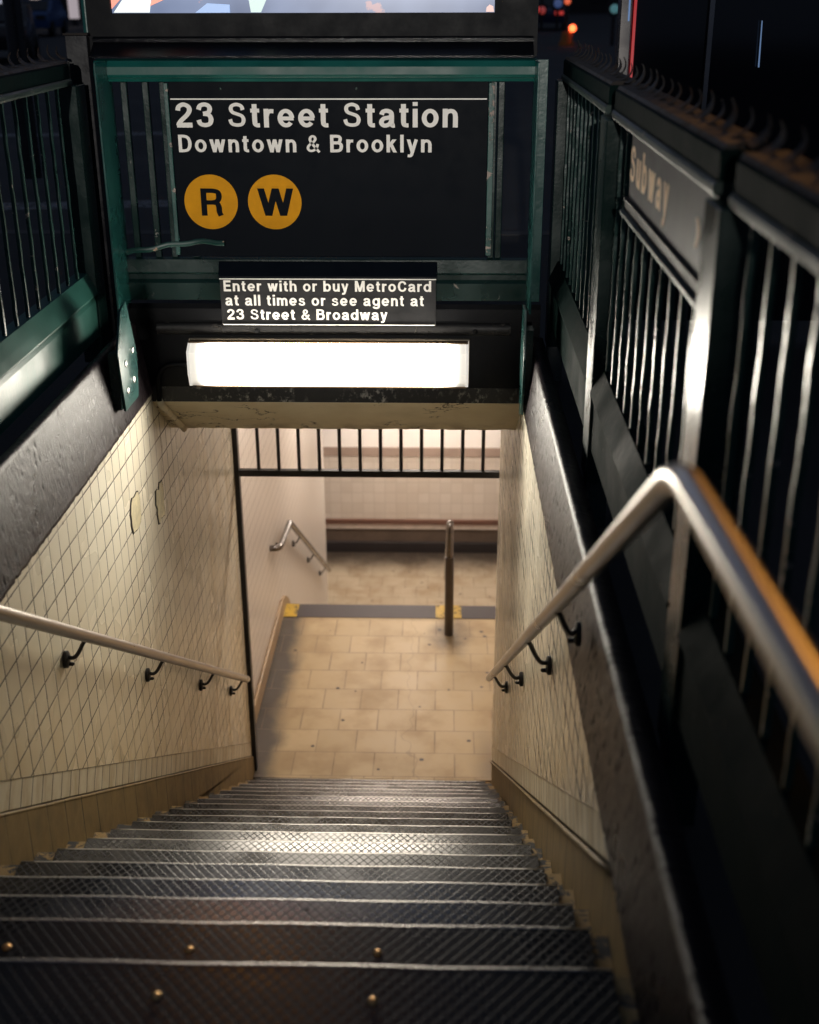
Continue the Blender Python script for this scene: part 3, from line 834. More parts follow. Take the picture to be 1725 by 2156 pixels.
ss = thing('station_sign', 'large black station sign reading 23 Street Station with two yellow route discs', 'sign', (-.465, YH, .6))
b = MB(); b.box(-1.112, .182, yr-.004, yr+.016, .592, 1.296); b.build('panel', M_['signblk'], ss, bevel=.002)
b = MB(); b.box(-1.106, .176, yr-.0065, yr-.0045, 1.2255, 1.2305); b.build('white_line', M_['signwht'], ss)
for i, (xa, xb) in enumerate(((-1.130, -1.113), (.183, .206))):
    b = MB(); b.box(xa, xb, yr-.012, yr+.012, .60, 1.29); b.build('side_trim', painted('worn_trim%d' % i, (.012, .06, .052), chip=(.30, .24, .21), chips=.60 if i == 0 else .57, bump=.5), ss, bevel=.002)
text_mesh('lettering', '23 Street Station', M_['signwht'], ss, (-1.090, yr-.0045, 1.118), (1, 0, 0), (0, 0, 1), .0985, 1.150)
text_mesh('lettering', 'Downtown & Brooklyn', M_['signwht'], ss, (-1.086, yr-.0045, 1.020), (1, 0, 0), (0, 0, 1), .0695, 1.040)
for cx, ch, wd in ((-.967, 'R', .092), (-.700, 'W', .152)):
    b = MB(); b.disc((cx, yr-.0045, .819), (0, -1, 0), .112, .002, 64)
    d = b.build('route_disc', M_['signyel'], ss)
    text_mesh('letter', ch, M_['signblk'], d, (cx-wd/2+.004, yr-.0068, .763), (1, 0, 0), (0, 0, 1), .112, None, depth=.0008, xs=wd/.112/GL[ch][0])
for x in (-.9, -.35):
    b = MB(); b.disc((x, yr-.004, 1.268), (0, -1, 0), .006, .0015, 12, .002); b.build('screw', M_['greend'], ss, smooth='auto')
# bent trim strip hanging at the lower left corner of the sign
b = MB()
pts = [(-1.338+.42*i/14, yr-.03-.012*math.sin(i*.5), .612+.045*math.sin(math.pi*i/14*.55)+.004*math.sin(i*1.3)) for i in range(15)]
b.tube(pts, .011, 8, flat=.35)
tag(b.build('bent_trim_strip', painted('strip_paint', (.006, .036, .030), chip=(.32, .2, .14), chips=.60), smooth='auto'), 'bent green trim strip hanging below the yellow R disc', 'trim strip')

# bolted plates joining the railing posts to the parapets
def gusset(X, s, pts, label):
    t = thing('bolted_plate', label, 'plate', (X, pts[0][0], pts[0][1]))
    b = MB(); b.prism(pts, 'x', X, X+s*.010); b.build('plate', M_['green'], t, bevel=.002)
    return t
g = gusset(-1.262, -1, [(4.672, .474), (4.770, .493), (4.868, .251), (4.838, .075), (4.618, .079), (4.578, .327)], 'teal six sided steel plate with four bolts on the left parapet')
for (y, z) in ((4.795, .285), (4.672, .262), (4.775, .165), (4.668, .150)):
    b = MB(); b.disc((-1.262, y, z), (1, 0, 0), .014, .003, 18, .004); o = b.build('bolt', M_['bolt'], g, smooth='auto')
    for dz in (-.004, .004):
        b = MB(); b.disc((-1.2555, y, z+dz), (1, 0, 0), .0024, .0012, 8); b.build('drive_hole', M_['bracket'], o)
b = MB(); b.box(XL-.02, -1.272, 4.60, 4.66, .09, .32); b.build('spacer', M_['greend'], g)
g = gusset(.335, 1, [(4.86, .44), (4.97, .435), (5.02, .2), (4.98, -.045), (4.84, .0), (4.80, .25)], 'teal steel plate seen edge on at the right parapet end')
b = MB(); b.box(.345, XR+.02, 4.88, 4.96, .03, .35); b.build('spacer', M_['greend'], g)

# ================================================================== advertising panel above the railing
ad = thing('advertising_panel', 'black framed lit advertising panel mounted above the station sign', 'advertisement', (-.56, 5.3, 1.37))
ya = 5.25
b = MB()
b.box(-1.437, -1.339, ya, ya+.12, 1.385, 2.45); b.box(.204, .376, ya, ya+.12, 1.385, 2.45); b.box(-1.339, .204, ya, ya+.12, 1.385, 1.548); b.box(-1.339, .204, ya, ya+.12, 2.38, 2.45)
b.box(-1.339, .204, ya+.05, ya+.118, 1.548, 2.38)
gl = NT('glossy_bezel'); p, x, y, z = gl.pos()
gl.out((.003, .0035, .005), gl.map(gl.noise(p, 30, 4), .3, .7, .07, .16), 0, gl.bump(gl.noise(p, 260, 3), .25, .003), .12)
b.build('frame', plain('matt_black_frame', (.0026, .0032, .0048), .5, 0, .10, var=.1), ad)
b = MB(); b.prism([(ya-.001, 1.440), (ya-.080, 1.392), (ya-.080, 1.384), (ya-.045, 1.3835), (ya-.001, 1.3835)], 'x', -1.42, .36); b.build('sill', gl.m, ad)
b = MB(); b.prism([(ya-.001, 1.462), (ya-.014, 1.454), (ya-.014, 1.4405), (ya-.001, 1.4405)], 'x', -1.42, .36); b.build('sill_bead', gl.m, ad)
sc = NT('lit_poster'); p, x, y, z = sc.pos()
n = sc.noise(p, 9, 4); n2 = sc.noise(p, 2.2, 3)
c = sc.mix(sc.map(n2, .35, .65, 0, 1), (.075, .10, .175), (.15, .19, .30))
c = sc.mix(sc.math('MULTIPLY', sc.ramp(z, 1.56, 1.66), .3), c, (.30, .36, .5))
c = sc.mix(sc.math('MULTIPLY', sc.ramp(n, .68, .72), .5), c, (.5, .25, .2))
sc.val(c, sc.b.inputs['Emission Color']); sc.b.inputs['Emission Strength'].default_value = 1.6
sc.out((.02, .02, .02), .25); sc.m.cycles.emission_sampling = 'NONE'
b = MB(); b.box(-1.337, .202, ya+.02, ya+.049, 1.549, 2.379); scr = b.build('screen', sc.m, ad)
def shape(name, pts, col, st):
    b = MB(); b.prism(pts, 'y', ya+.014, ya+.0195); b.build(name, emissive(name+'_light', col, st), scr)
shape('white_shape', [(-1.33, 1.551), (-1.185, 1.551), (-1.175, 1.60), (-1.10, 1.72), (-1.16, 1.85), (-1.26, 1.7), (-1.29, 1.60)], (.70, .78, .74), 1.05)
shape('orange_shape', [(-1.337, 1.565), (-1.30, 1.60), (-1.27, 1.70), (-1.2, 1.86), (-1.337, 1.86)], (.85, .14, .035), 1.0)
shape('orange_shape', [(-1.182, 1.575), (-1.07, 1.62), (-1.0, 1.66), (-.95, 1.8), (-1.06, 1.74), (-1.168, 1.605)], (.85, .16, .04), 1.0)
shape('pale_shape', [(-.775, 1.551), (-.735, 1.551), (-.70, 1.62), (-.66, 1.78), (-.76, 1.78), (-.785, 1.62)], (.42, .60, .56), 1.0)
shape('blue_shape', [(-1.0, 1.550), (-.86, 1.550), (-.86, 1.58), (-.95, 1.585)], (.08, .22, .50), 1.2)
shape('blue_shape', [(-1.02, 1.72), (-.83, 1.72), (-.83, 2.3), (-1.02, 2.3)], (.06, .30, .85), 2.2)
shape('pale_shape', [(-.45, 1.74), (-.29, 1.74), (-.29, 2.2), (-.45, 2.2)], (.7, .6, .62), 1.0)
shape('pink_shape', [(.168, 1.551), (.20, 1.551), (.196, 1.572), (.182, 1.578), (.17, 1.568)], (.6, .32, .28), 1.0)

# ================================================================== side fences
def spike_mesh(s):
    b = MB(); n = 7
    for k in range(n):
        pass
    prev = None
    for k in range(n+1):
        u = k/n
        hw = .030*(1-u)**1.25+.0015
        x = s*(.052*u-.030*u*u+.016*math.sin(u*2.6)); z = .072*u**1.25
        th = .004*(1-u*.6)
        ring = [b.bm.verts.new(q) for q in ((x-th, -hw, z), (x-th, hw, z), (x+th, hw, z), (x+th, -hw, z))]
        if prev:
            for i in range(4): b.bm.faces.new((prev[i], prev[(i+1) % 4], ring[(i+1) % 4], ring[i]))
        else: b.bm.faces.new(ring)
        prev = ring
    b.bm.faces.new(prev)
    return b
def side_fence(side, X, label, posts, first_bar, nbar, step=.127):
    s = side
    t = thing('fence', label, 'fence', (X, 3.0, 0))
    xp = X-s*.020                                  # posts stand proud of the rails
    ys = []
    for i, (ya, yb) in enumerate(posts):
        b = MB()
        xa, xb = sorted((xp, xp+s*.085))
        b.box(xa, xb, ya, yb, .165, 1.288)
        po = b.build('post', M_['postg'], t, bevel=.003)
        b = MB(); b.hexa([(xa+.01, ya+.02, -.001), (xb-.01, ya+.02, -.001), (xb-.01, yb-.02, -.001), (xa+.01, yb-.02, -.001), (xa+.006, ya+.045, .164), (xb-.006, ya+.045, .164), (xb-.006, yb-.012, .164), (xa+.006, yb-.012, .164)])
        b.build('shoe', M_['greend'], po, bevel=.002)
        xc, xd = sorted((X+s*.030, X+s*.083))
        b = MB(); b.box(xc, xd, ya+.01, yb-.01, 1.2885, 1.371); b.build('post_head', M_['greend'], po)
    segs = []
    for (a0, a1), (c0, c1) in zip(posts, posts[1:]): segs.append((a1, c0))
    for (y0, y1) in segs:
        b = MB()    # upper rail: lip below, upright web, rusty top
        b.prism([(X, 1.316), (X, 1.366), (X+s*.006, 1.372), (X+s*.085, 1.372), (X+s*.085, 1.316)], 'y', y0, y1, 6)
        tr = b.build('top_rail', M_['raild'], t)
        b = MB(); b.prism([(X-s*.004, 1.290), (X-s*.008, 1.297), (X-s*.008, 1.309), (X-s*.003, 1.3155), (X+s*.05, 1.3155), (X+s*.05, 1.290)], 'y', y0, y1, 6); b.build('rail_lip', M_['liprail'], tr)
        b = MB(); b.prism([(X+s*.004, 1.3725), (X+s*.010, 1.381), (X+s*.080, 1.386), (X+s*.080, 1.3725)], 'y', y0, y1, 6); b.build('rusty_cover', M_['rust'], tr)
        b = MB()    # lower rail: upper flange, recess, broad plate
        b.prism([(X-s*.022, .462), (X-s*.024, .470), (X-s*.010, .502), (X+s*.012, .548), (X+s*.06, .552), (X+s*.06, .462)], 'y', y0, y1, 6)
        br = b.build('bottom_rail', M_['raill' if s < 0 else 'raild'], t)
        b = MB(); b.prism([(X-s*.004, .276), (X-s*.010, .282), (X-s*.010, .430), (X-s*.002, .4615), (X+s*.05, .4615), (X+s*.05, .276)], 'y', y0, y1, 6); fp = b.build('face_plate', M_['raill' if s < 0 else 'raild'], br)
        b = MB(); b.box(min(X+s*.02, X+s*.05), max(X+s*.02, X+s*.05), y0+.05, y1-.05, .262, .2755); b.build('under_angle', M_['greend'], br)
    # balusters
    base = None; hb = (0.552, 1.290)
    shapes = []
    for v in range(3):
        b = MB(); rnd = random.Random(v+side*3)
        pts = [(X+s*.022+rnd.uniform(-.0012, .0012), 3.0+rnd.uniform(-.0012, .0012), hb[0]+(hb[1]-hb[0])*k/16) for k in range(17)]
        b.tube(pts, .0088, 4, ph=math.pi/4)
        # square bar turned flat to the stair
        o = b.build('baluster', M_['bar'], t, bevel=.0008); shapes.append(o)
    used = set()
    for k in range(nbar):
        y = first_bar+k*step
        if any(a-.01 < y < c+.01 for a, c in posts): continue
        v = k % 3
        o = shapes[v]
        if v not in used: used.add(v); o.location = (0, y-3.0, 0)
        else:
            o = o.copy(); COL.objects.link(o); o.location = (0, y-3.0, 0)
    # spikes
    b = spike_mesh(s); bmesh.ops.translate(b.bm, verts=b.bm.verts[:], vec=Vector((X, 3.0, 0))); sp = b.build('spike', M_['rust'], t)
    y = posts[-1][1]-.03; k = 0
    while y > .8:
        o = sp if k == 0 else sp.copy()
        if k: COL.objects.link(o)
        o.scale = (.8, .9, random.uniform(.62, .8)); o.location = (s*.040+X*0, y-3.0, 1.384); o.rotation_euler = (random.uniform(-.1, .1), random.uniform(-.12, .12), random.uniform(-.15, .15))
        y -= .118; k += 1
    return t
PR = [(-.10, .03), (.50, .63), (2.105, 2.235), (3.665, 3.81), (5.30, 5.42)]
PL = [(-.10, .03), (1.5, 1.63), (3.05, 3.18), (5.02, 5.15)]
fr = side_fence(1, .490, 'dark green spiked fence on the right, with the Subway plaque in one bay', PR, .167, 39, .133)
fl = side_fence(-1, -1.465, 'dark green spiked fence on the left of the stair', PL, .20, 40)

# Subway plaque in the bay between two posts of the right fence
sb = thing('subway_plaque', 'dark plaque lettered Subway hung under the right fence rail', 'sign', (.52, 2.85, 1.10))
xs_ = .496
b = MB(); b.box(xs_, xs_+.009, 2.245, 3.325, 1.1186, 1.2885); b.build('panel', plain('plaque_face', (.030, .026, .031), .5, 0, .3, var=.3, nscale=9), sb, bevel=.0015)
b = MB(); b.prism([(xs_+.009, 1.1180), (xs_-.010, 1.1180), (xs_-.004, 1.110), (xs_-.002, 1.0835), (xs_+.009, 1.0835)], 'y', 2.24, 3.37); b.build('lower_frame', plain('frame_paint', (.012, .009, .009), .6, 0, .2), sb)
b = MB(); b.prism([(xs_+.009, 1.0830), (xs_-.006, 1.0830), (xs_-.014, 1.080), (xs_-.013, 1.070), (xs_+.009, 1.070)], 'y', 2.24, 3.385, 12); b.build('angle_bar', M_['liprail'], sb)
tanlet = plain('tan_lettering', (.95, .66, .42), .5)
text_mesh('lettering', 'Subway', tanlet, sb, (xs_-.0005, 3.318, 1.1668), (0, -1, 0), (0, 0, 1), .0946, .579, depth=.001, xs=1.12)
b = MB(); n = 12
o_ = [(2.400-.030*math.sin(math.pi*k/n), 1.165+.060*k/n) for k in range(n+1)]
i_ = [(2.400-.012*math.sin(math.pi*k/n)+.016, 1.169+.052*k/n) for k in range(n, -1, -1)]
b.prism(o_+i_, 'x', xs_-.0018, xs_-.0005); b.build('curved_mark', tanlet, sb)

# corner posts at the street end of the side fences and the lamp standards on them
cp = thing('corner_post', 'black corner post with rusty cap left of the station sign', 'post', (-1.47, 5.28, 0))
b = MB(); b.box(-1.525, -1.435, 5.21, 5.31, -.001, 1.468); b.build('shaft', M_['dark'], cp, bevel=.003)
b = MB(); b.box(-1.530, -1.430, 5.205, 5.315, 1.4685, 1.476); b.build('cap', M_['rust'], cp)
lp = thing('lamp_standard', 'slim green lamp standard rising from the left corner post', 'lamp post', (-1.445, 5.275, 1.476))
b = MB(); b.tube([(-1.446, 5.275, 1.4765), (-1.446, 5.275, 3.1)], .0165, 14); b.build('pole', M_['green'], lp, smooth='auto')
b = MB(); b.disc((-1.446, 5.275, 3.1), (0, 0, 1), .05, .03, 16); b.build('collar', M_['green'], lp)
b = MB(); bmesh.ops.create_icosphere(b.bm, subdivisions=3, radius=.15, matrix=Matrix.Translation((-1.446, 5.275, 3.27)))
b.build('globe', plain('frosted_globe', (.10, .22, .14), .3), lp, smooth=True)

# ================================================================== handrails
def bend(p0, pc, p1, r, n=8):
    p0, pc, p1 = map(Vector, (p0, pc, p1)); a = pc+(p0-pc).normalized()*r; c = pc+(p1-pc).normalized()*r
    return [a.lerp(pc, i/n).lerp(pc.lerp(c, i/n), i/n) for i in range(n+1)]
def bracket(root, rail_pt, wall_pt, s, mat):
    rp, wp = Vector(rail_pt), Vector(wall_pt)
    b = MB(); b.disc(wp, (-s, 0, 0), .032, .011, 20, .006, .85)
    o = b.build('bracket', mat, root, smooth='auto')
    b = MB(); k = wp+Vector((-s*.010, 0, .012))
    pts = []
    for i in range(11):
        u = i/10
        pts.append(k.lerp(rp, u)+Vector((0, 0, -.030*math.sin(math.pi*min(1, u*1.15))*(1-u*.3))))
    b.tube(pts, .0075, 8); b.build('arm', mat, o, smooth=True)
    b = MB(); b.disc(wp+Vector((-s*.012, 0, -.018)), (-s, 0, 0), .007, .014, 10, .006); b.build('screw', mat, o, smooth='auto')
def handrail(s, label, x, yb, zb, ye, ze, rad, brk):
    t = thing('handrail', label, 'handrail', (x, yb, zb))
    d = (Vector((x, ye, ze))-Vector((x, yb, zb)))
    pts = [(x, .15, zb+.068)]+bend((x, .15, zb+.068), (x, yb, zb), (x, ye, ze), .075)+[(x, yb+(ye-yb)*.5, zb+(ze-zb)*.5), (x, ye, ze)]
    b = MB(); b.tube(pts, rad, 24); b.build('rail', M_['steel'], t, smooth='auto')
    for r_, w_ in brk:
        bracket(t, r_, w_, s, M_['bracket'])
    return t
zl = lambda y: .07-.6585*(y-2.917)
handrail(-1, 'steel handrail on the left tiled wall', -1.2, 1.29, zl(1.29), 6.56, -2.33, .0215,
         [((-1.2, y, zl(y)-.018), (XL+.002, y+.02, zl(y)-.105), ) for y in (2.55, 3.60, 4.60, 5.62, 6.43)])
zr = lambda y: 1.137-.6615*(y-1.274)
handrail(1, 'steel handrail on the right wall, bent level at its top end', .27, 1.284, 1.133, 5.62, zr(5.62), .0185,
         [((.27, 2.49, zr(2.49)-.014), (XR-.007, 2.66, .165)), ((.27, 3.27, zr(3.27)-.014), (XR-.002, 3.36, -.335)), ((.27, 4.36, zr(4.36)-.014), (XR-.002, 4.45, -1.04)), ((.27, 5.20, zr(5.2)-.014), (XR-.002, 5.40, -1.66))])

# ================================================================== gate frame at the foot of the stair
gf = thing('gate_frame', 'black iron gate frame with upright bars at the foot of the stair', 'gate', (-1.29, 7.1, ZF))
b = MB(); b.box(-1.326, -1.262, 7.075, 7.135, ZF-.001, -.30); b.build('post', M_['gate'], gf, bevel=.003)
b = MB(); b.box(-1.262, .55, 7.085, 7.125, -1.175, -1.133); b.build('crossbar', M_['gate'], gf, bevel=.002)
for k in range(14):
    x = -1.139+.1277*k
    b = MB(); b.tube([(x, 7.105, -1.134), (x, 7.105, -.30)], .0115, 10); b.build('bar', M_['gate'], gf, smooth='auto')

# ================================================================== passage beyond
pw = thing('passage_wall', 'pale glazed wall along the left of the landing with a tan foot', 'wall', (-1.38, 7.1, ZF))
b = MB(); b.box(-1.60, -1.38, 7.08, 13.42, ZLOW-.2, -.30)
a = NT('pale_tiling'); p, x, y, z = a.pos()
br = a.n('TexBrick'); br.offset = 0
a.l(a.vec(a.math('ADD', y, 3.0), a.math('ADD', z, 12.0)), br.inputs['Vector']); br.inputs['Scale'].default_value = 1
br.inputs['Brick Width'].default_value = .1025; br.inputs['Row Height'].default_value = .1025; br.inputs['Mortar Size'].default_value = .0036
cc = a.mix(a.math('MULTIPLY', br.outputs['Fac'], .8), a.mix(a.noise(p, 2, 4), (.66, .60, .53), (.72, .66, .59)), (.25, .2, .17))
b.build('tiled_face', a.out(cc, .3, 0, a.bump(a.math('MULTIPLY', br.outputs['Fac'], -1), .2, .003)), pw)
b = MB(); b.box(-1.379, -1.352, 7.14, 9.36, ZF+.0005, ZF+.16); b.build('base_course', M_['tan'], pw, bevel=.01)
b = MB(); b.prism([(9.36, ZF), (9.36, ZF+.16), (9.56, ZF+.10), (9.75, ZF-.02), (12.9, zs(12.9, 0)-.2), (12.9, zs(12.9, 0)-.4)], 'x', -1.379, -1.355); b.build('sloping_base', M_['tan'], pw)
b = MB(); b.box(-1.60, XL-.001, 7.0715, 7.079, ZF-.2, -.30); b.build('wall_end', M_['tan'], pw)

b = MB(); b.box(1.25, 1.4, 6.6, 12.9, ZLOW-.2, -.2)
tag(b.build('passage_side_wall', M_['pink']), 'plain passage wall hidden behind the right stair wall', 'wall')
b = MB(); b.box(XR+.18, 1.25, 6.7, 6.86, ZLOW, -.2)
tag(b.build('passage_return_wall', M_['pink']), 'short wall closing the passage behind the right stair wall', 'wall')

fw_ = thing('concourse_wall', 'far tan wall across the lower concourse with a brown moulding', 'wall', (-.5, 15.3, ZLOW))
def band(n, z0, z1, mat, d=0., bev=0): 
    b = MB(); b.box(-6, 3.5, 15.30-d, 15.5, z0, z1); return b.build(n, mat, fw_, bevel=bev)
band('wall_face', -5.10, -4.12, M_['farwall'])
band('upper_face', -3.99, -2.4, plain('upper_wall_paint', (.86, .80, .74), .6, var=.04, nscale=3))
band('grey_frieze', -4.1195, -3.9905, plain('frieze_paint', (.34, .25, .20), .6, var=.1, nscale=3), .01)
band('moulding', -5.175, -5.1005, plain('ledge_paint', (.60, .50, .43), .5), .03, .006)
for z in (-5.085, -5.045):
    b = MB(); b.box(-6, 3.5, 15.25, 15.299, z-.013, z+.013); b.build('brown_rail', M_['brown'], fw_, bevel=.006)
band('lower_tiles', -5.37, -5.1755, plain('lower_wall_paint', (.10, .070, .052), .55, var=.25, nscale=5), .004)
band('foot_shade_band', ZLOW, -5.3705, M_['shade_base'], .05, .01)  # near-black band paints the shade along the wall foot

cl = thing('passage_ceiling', 'painted ceiling of the passage and lower stair', 'ceiling', (0, 7.5, -.3))
b = MB(); b.box(-1.7, 1.4, 5.601, 9.6, -.30, -.18); b.build('level_slab', M_['ceiling'], cl)
b = MB(); b.prism([(9.6, -.30), (9.6, -.18), (13.3, -2.18), (13.3, -2.30)], 'x', -1.7, 1.4); b.build('sloping_slab', M_['ceiling'], cl)
b = MB(); b.box(-6, 3.5, 13.3, 15.5, -2.3, -2.18); b.build('lower_slab', M_['ceiling'], cl)

def ceiling_lamp(x, y, z, label, st, col=(1, .87, .76), L=1.2, along='x'):
    t = thing('ceiling_lamp', label, 'light', (x, y, z), 'fluorescent lamps on the passage ceiling')
    hx, hy = (L/2, .09) if along == 'x' else (.09, L/2)
    b = MB(); b.box(x-hx-.02, x+hx+.02, y-hy-.02, y+hy+.02, z-.03, z); b.build('housing', M_['ceiling'], t)
    b = MB(); b.box(x-hx, x+hx, y-hy, y+hy, z-.09, z-.031); b.build('diffuser', emissive('lamp_glow', col, st), t, bevel=.01)
ceiling_lamp(-.3, 8.0, -.30, 'fluorescent lamp on the ceiling above the landing', 43)
ceiling_lamp(-.3, 11.2, -1.17, 'fluorescent lamp on the sloping ceiling over the lower stair', 75)
ceiling_lamp(-.3, 14.2, -2.31, 'fluorescent lamp on the concourse ceiling near the far wall', 90)

# handrails of the lower flight
t = thing('handrail', 'short steel handrail on the pale wall beyond the landing', 'handrail', (-1.3, 9.0, -2.55))
pts = bend((-1.378, 8.93, -2.53), (-1.3, 8.95, -2.535), (-1.3, 9.62, -2.60), .05)
pts += bend((-1.3, 8.95, -2.535), (-1.3, 9.62, -2.60), (-1.3, 12.87, -4.64), .05)+[Vector((-1.3, 12.87, -4.64))]
b = MB(); b.tube([Vector((-1.378, 8.94, -2.535))]+pts, .026, 14); b.build('rail', M_['steeld'], t, smooth='auto')
for y in (9.25, 10.3, 11.4, 12.5):
    z = -2.57 if y < 9.6 else -2.60-(y-9.62)*.6277
    bracket(t, (-1.3, y, z-.018), (-1.378, y+.02, z-.10), -1, M_['bracket'])
t = thing('handrail', 'central handrail on a black newel post at the edge of the landing', 'handrail', (.083, 9.07, ZF))
b = MB(); b.tube([(.083, 9.07, ZF), (.083, 9.07, -2.66)], .037, 16); b.build('newel_post', steel('newel_steel', (.11, .10, .098), .3), t, smooth='auto')
b = MB(); pts = bend((.083, 9.07, -2.659), (.083, 9.075, -2.35), (.083, 12.9, -4.75), .07)+[Vector((.083, 12.9, -4.75))]
b.tube([Vector((.083, 9.07, -2.659))]+pts, .030, 16); b.build('rail', M_['steeld'], t, smooth='auto')

# ================================================================== street beyond
def building(x0, x1, y0, y1, h, label, lit, seed):
    rnd = random.Random(seed)
    t = thing('building', label, 'building', ((x0+x1)/2, y0, -.13), 'dark buildings across the street')
    b = MB(); b.box(x0, x1, y0, y1, -.13, h); b.build('wall', plain('facade%d' % seed, (.05, .045, .045), .8), t)
    n = max(2, int((x1-x0)/3.2))
    for f in range(4):
        for i in range(n):
            xx = x0+(x1-x0)*(i+.5)/n; z = .6+f*3.6
            if z+2.2 > h: continue
            on = rnd.random() < lit
            b = MB(); b.box(xx-.8, xx+.8, y0-.03, y0-.001, z, z+2.0)
            b.build('window', M_glow[rnd.randrange(3)] if on else M_['dark'], t)
M_glow = [emissive('warm_window', (1, .62, .38), .25), emissive('pale_window', (.75, .8, 1), .3), emissive('blue_window', (.25, .42, 1), .25)]
building(-60, -34, 84, 96, 20, 'dark building at the far left of the street with lit shop windows', .35, 1)
building(-32, -8, 90, 100, 24, 'dark building behind the advertising panel across the street', .25, 2)
building(-6, 18, 110, 124, 22, 'dark building at the end of the street right of the advertising panel', .3, 3)
building(20, 60, 70, 90, 26, 'dark building on the right side of the street', .15, 4)

# three pale street lights / blue van / brake lamps left
def lamp_column(x, y, z1, col, st, label):
    t = thing('light_column', label, 'light', (x, y, -.13), 'lit columns far down the street')
    b = MB(); b.tube([(x, y, -.13), (x, y, .25)], .16, 12); b.build('base', M_['dark'], t, smooth='auto')
    b = MB(); b.tube([(x, y, .25), (x, y, z1)], .28, 12); b.build('lit_shaft', emissive('column_glow', col, st), t, smooth='auto')

def car(x, y, rz, label, paint, tail, seed):
    t = thing('parked_car', label, 'car', (x, y, -.13), 'cars in the street'); t.rotation_euler = (0, 0, 0)
    c, s_ = math.cos(rz), math.sin(rz)
    def T(b):
        for v in b.bm.verts:
            px, py = v.co.x, v.co.y
            v.co.x = x+px*c-py*s_; v.co.y = y+px*s_+py*c; v.co.z += -.13
        return b
    prof = [(-2.2, .35), (-2.25, .75), (-2.1, .95), (-1.2, 1.0), (-.6, 1.42), (1.0, 1.45), (1.8, 1.02), (2.2, .95), (2.3, .6), (2.2, .3)]
    b = MB(); b.prism(prof, 'x', -.88, .88); T(b).build('body', paint, t, bevel=.06, smooth='auto')
    for wx in (-.86, .86):
        for wy in (-1.4, 1.4):
            b = MB(); b.disc((wx-.1, wy, .32), (1, 0, 0), .32, .2, 20); T(b).build('wheel', M_['bracket'], t, smooth='auto')
    for wx in (-.62, .62):
        b = MB(); b.box(wx-.2, wx+.2, -2.30, -2.245, .70, .86); T(b).build('tail_lamp', tail, t)
    b = MB(); b.prism([(-1.18, 1.02), (-.62, 1.40), (-.66, 1.42), (-1.22, 1.04)], 'x', -.7, .7); T(b).build('rear_window', M_['dark'], t)
red = emissive('tail_glow', (1, .05, .02), .4); redd = emissive('tail_glow_dim', (1, .06, .03), .35)
car(-12.2, 35.5, .25, 'dark car with a dull red tail lamp at the left edge of the street', plain('car_paint_dark', (.02, .02, .022), .3), redd, 1)
car(-17.5, 56, .1, 'blue car far down the street at the left', plain('car_paint_blue', (.03, .08, .22), .3), M_['dark'], 2)
car(5.0, 64, -.1, 'dark blue car far down the street right of the advertising panel', plain('car_paint_navy', (.03, .04, .10), .3), red, 3)
lamp_column(-22.5, 72, 3.2, (1, .75, .6), .5, 'middle of the pale lit columns far down the street at the left')
lamp_column(-24.6, 72, 3.2, (.8, .85, 1), .35, 'outer pale lit column far down the street at the left')
lamp_column(-20.4, 72, 3.2, (1, .85, .9), .35, 'pale lit column nearest the lamp standard at the left')

def far_signal(x, z, y, kind, label, col, st, r):
    t = thing('traffic_signal', label, 'traffic light', (x, y, -.13), 'signal lights far down the street')
    b = MB(); b.tube([(x, y+.12, -.13), (x, y+.12, max(z+.5, 1.2))], .07, 8); b.build('pole', M_['dark'], t, smooth='auto')
    b = MB(); b.box(x-r*1.3, x+r*1.3, y-.02, y+.10, z-r*1.5, z+r*1.5); b.build('housing', M_['dark'], t)
    b = MB(); b.disc((x, y-.021, z), (0, -1, 0), r, .03, 16, .05); b.build('lens', emissive(kind, col, st), t, smooth=True)
far_signal(4.20, .82, 60, 'red_signal', 'red signal light just right of the advertising panel', (1, .05, .03), .5, .15)
far_signal(4.50, .78, 60.6, 'red_signal_dim', 'dimmer red signal light beside the first red one', (1, .08, .04), .2, .17)
far_signal(4.25, 1.28, 45.6, 'orange_signal', 'orange red signal light above the traffic barrel', (1, .16, .05), .7, .11)
far_signal(5.80, 1.04, 45, 'teal_signal', 'dim teal signal light left of the glass shelter', (.25, .8, .85), .15, .15)
far_signal(5.25, 1.07, 60.9, 'blue_signal', 'dim blue light between the red signals and the barrel', (.2, .35, 1), .12, .2)
br = thing('traffic_barrel', 'orange traffic barrel with a glowing lamp in the street', 'barrel', (4.22, 45, -.13))
b = MB(); b.tube([(4.22, 45, -.13), (4.22, 45, .0), (4.22, 45, .01), (4.22, 45, .32)], [.27, .26, .21, .16], 20); b.build('drum', plain('barrel_orange', (.5, .16, .02), .5), br, smooth='auto')
b = MB(); bmesh.ops.create_icosphere(b.bm, subdivisions=3, radius=.12, matrix=Matrix.Translation((4.40, 44.9, .43))); b.build('warning_lamp', emissive('barrel_lamp', (1, .12, .03), 5), br, smooth=True)

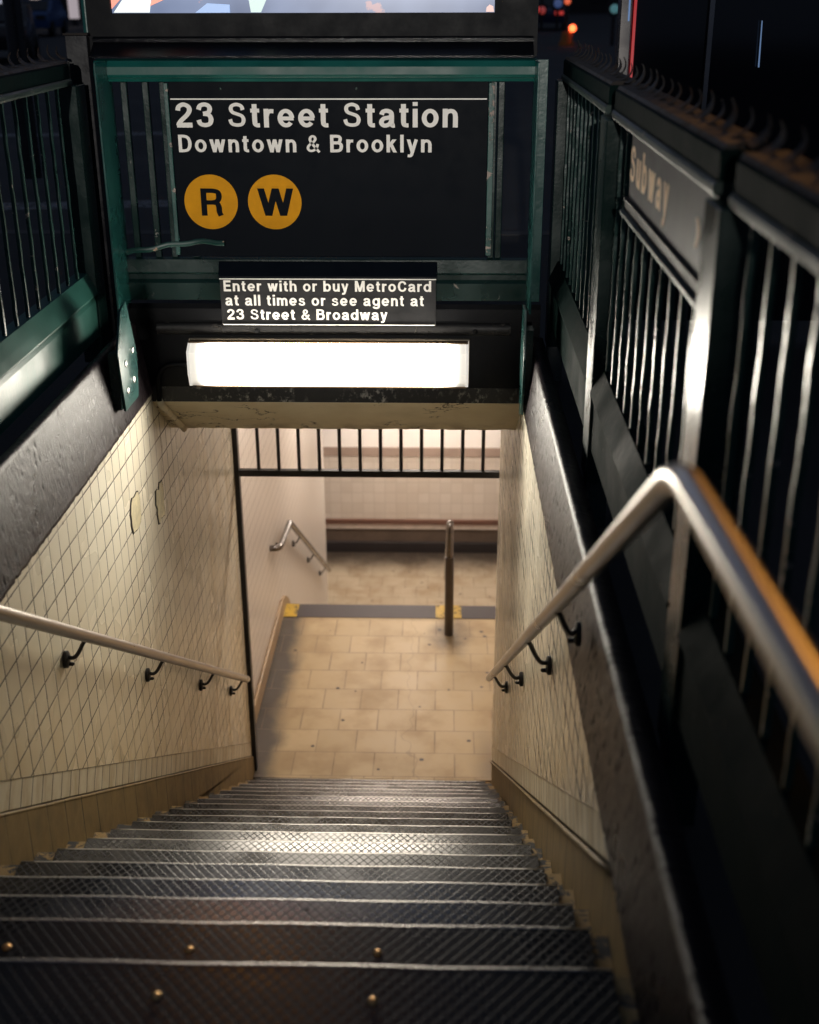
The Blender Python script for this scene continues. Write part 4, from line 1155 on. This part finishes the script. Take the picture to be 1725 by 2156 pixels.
# dark glazed shelter to the right of the stair
sh = thing('glass_shelter', 'dark glazed street shelter beyond the right fence', 'shelter', (2.4, 7.0, 0))
gz = NT('dark_glass'); gz.out((.010, .010, .013), .08, 0, None, .5)
b = MB(); b.box(.86, 4.8, 6.05, 6.07, .10, 2.6); b.build('glass_wall', gz.m, sh)
ch = steel('shelter_steel', (.35, .33, .32), .25)
for x in (1.22, 2.6, 4.6):
    b = MB(); b.box(x-.012, x+.012, 6.02, 6.049, .0, 2.6); b.build('mullion', ch, sh, bevel=.003)
b = MB(); b.box(.80, .856, 6.0, 6.09, 0, 2.6); b.build('corner_post', ch, sh, bevel=.006)
b = MB(); b.box(.8, 4.8, 6.0, 6.09, 2.6005, 2.7); b.build('head_rail', ch, sh)
b = MB(); b.tube([(.872, 6.03, 1.20), (.872, 6.03, 2.55)], .007, 8); b.build('red_tube', emissive('red_tube_light', (1, .02, .015), .32), sh)  # glowing rod stands for a red reflection on the steel post
b = MB(); b.tube([(.84, 5.99, 1.50), (.84, 5.99, 2.2)], .0035, 8); b.build('blue_tube', emissive('blue_tube_light', (.25, .5, 1), .35), sh)  # glowing rod stands for a blue streak reflected in the glass
b = MB(); b.tube([(1.456, 6.02, 1.30), (1.450, 6.02, 1.50)], [.0035, .0025], 8); b.build('blue_tube', emissive('blue_reflection_dim', (.3, .5, .9), .32), sh)  # second, dimmer glowing rod for the reflected blue light

# sodium street lamps: one above the right pavement, one across the road
def street_lamp(x, y, h, arm, label, watts, aim, cone, col=(1, .42, .06)):
    t = thing('street_lamp', label, 'street lamp', (x, y, 0), 'street lamps')
    b = MB(); b.tube([(x, y, 0), (x, y, h*.5), (x, y, h)], [.09, .07, .05], 12); b.build('pole', M_['dark'], t, smooth='auto')
    b = MB(); b.tube([(x, y, h), (x+arm*.6, y, h+.15), (x+arm, y, h+.1)], .035, 8); b.build('arm', M_['dark'], t, smooth='auto')
    b = MB(); b.box(x+arm-.3, x+arm+.3, y-.13, y+.13, h+.02, h+.12); b.build('head', M_['dark'], t, bevel=.02)
    b = MB(); b.box(x+arm-.22, x+arm+.22, y-.1, y+.1, h-.005, h+.018); b.build('lamp_glass', emissive('street_glow', col, 8), t)
    ld = bpy.data.lights.new('street_lamp_light', 'SPOT'); ld.energy = watts; ld.color = col
    ld.spot_size = R(cone); ld.spot_blend = .7; ld.shadow_soft_size = .12
    o = bpy.data.objects.new('lamp_light', ld); COL.objects.link(o); o.parent = t
    src = Vector((x+arm, y, h-.14)); o.location = src-wloc(t)
    o.rotation_euler = (Vector(aim)-src).to_track_quat('-Z', 'Y').to_euler()
street_lamp(6.0, 11.5, 6.2, -1.4, 'orange street lamp across the road at the right', 650, (.27, .9, 1.15), 11)
street_lamp(-3.9, 11.8, 9.0, 1.6, 'orange street lamp across the road at the left', 85, (-.45, 1.80, -.1), 6)
street_lamp(.6, -16.5, 4.4, -1.4, 'pale street lamp on the pavement behind the stair', 9500, (-.47, 5.17, 1.22), 7.5, (1, .95, .88))
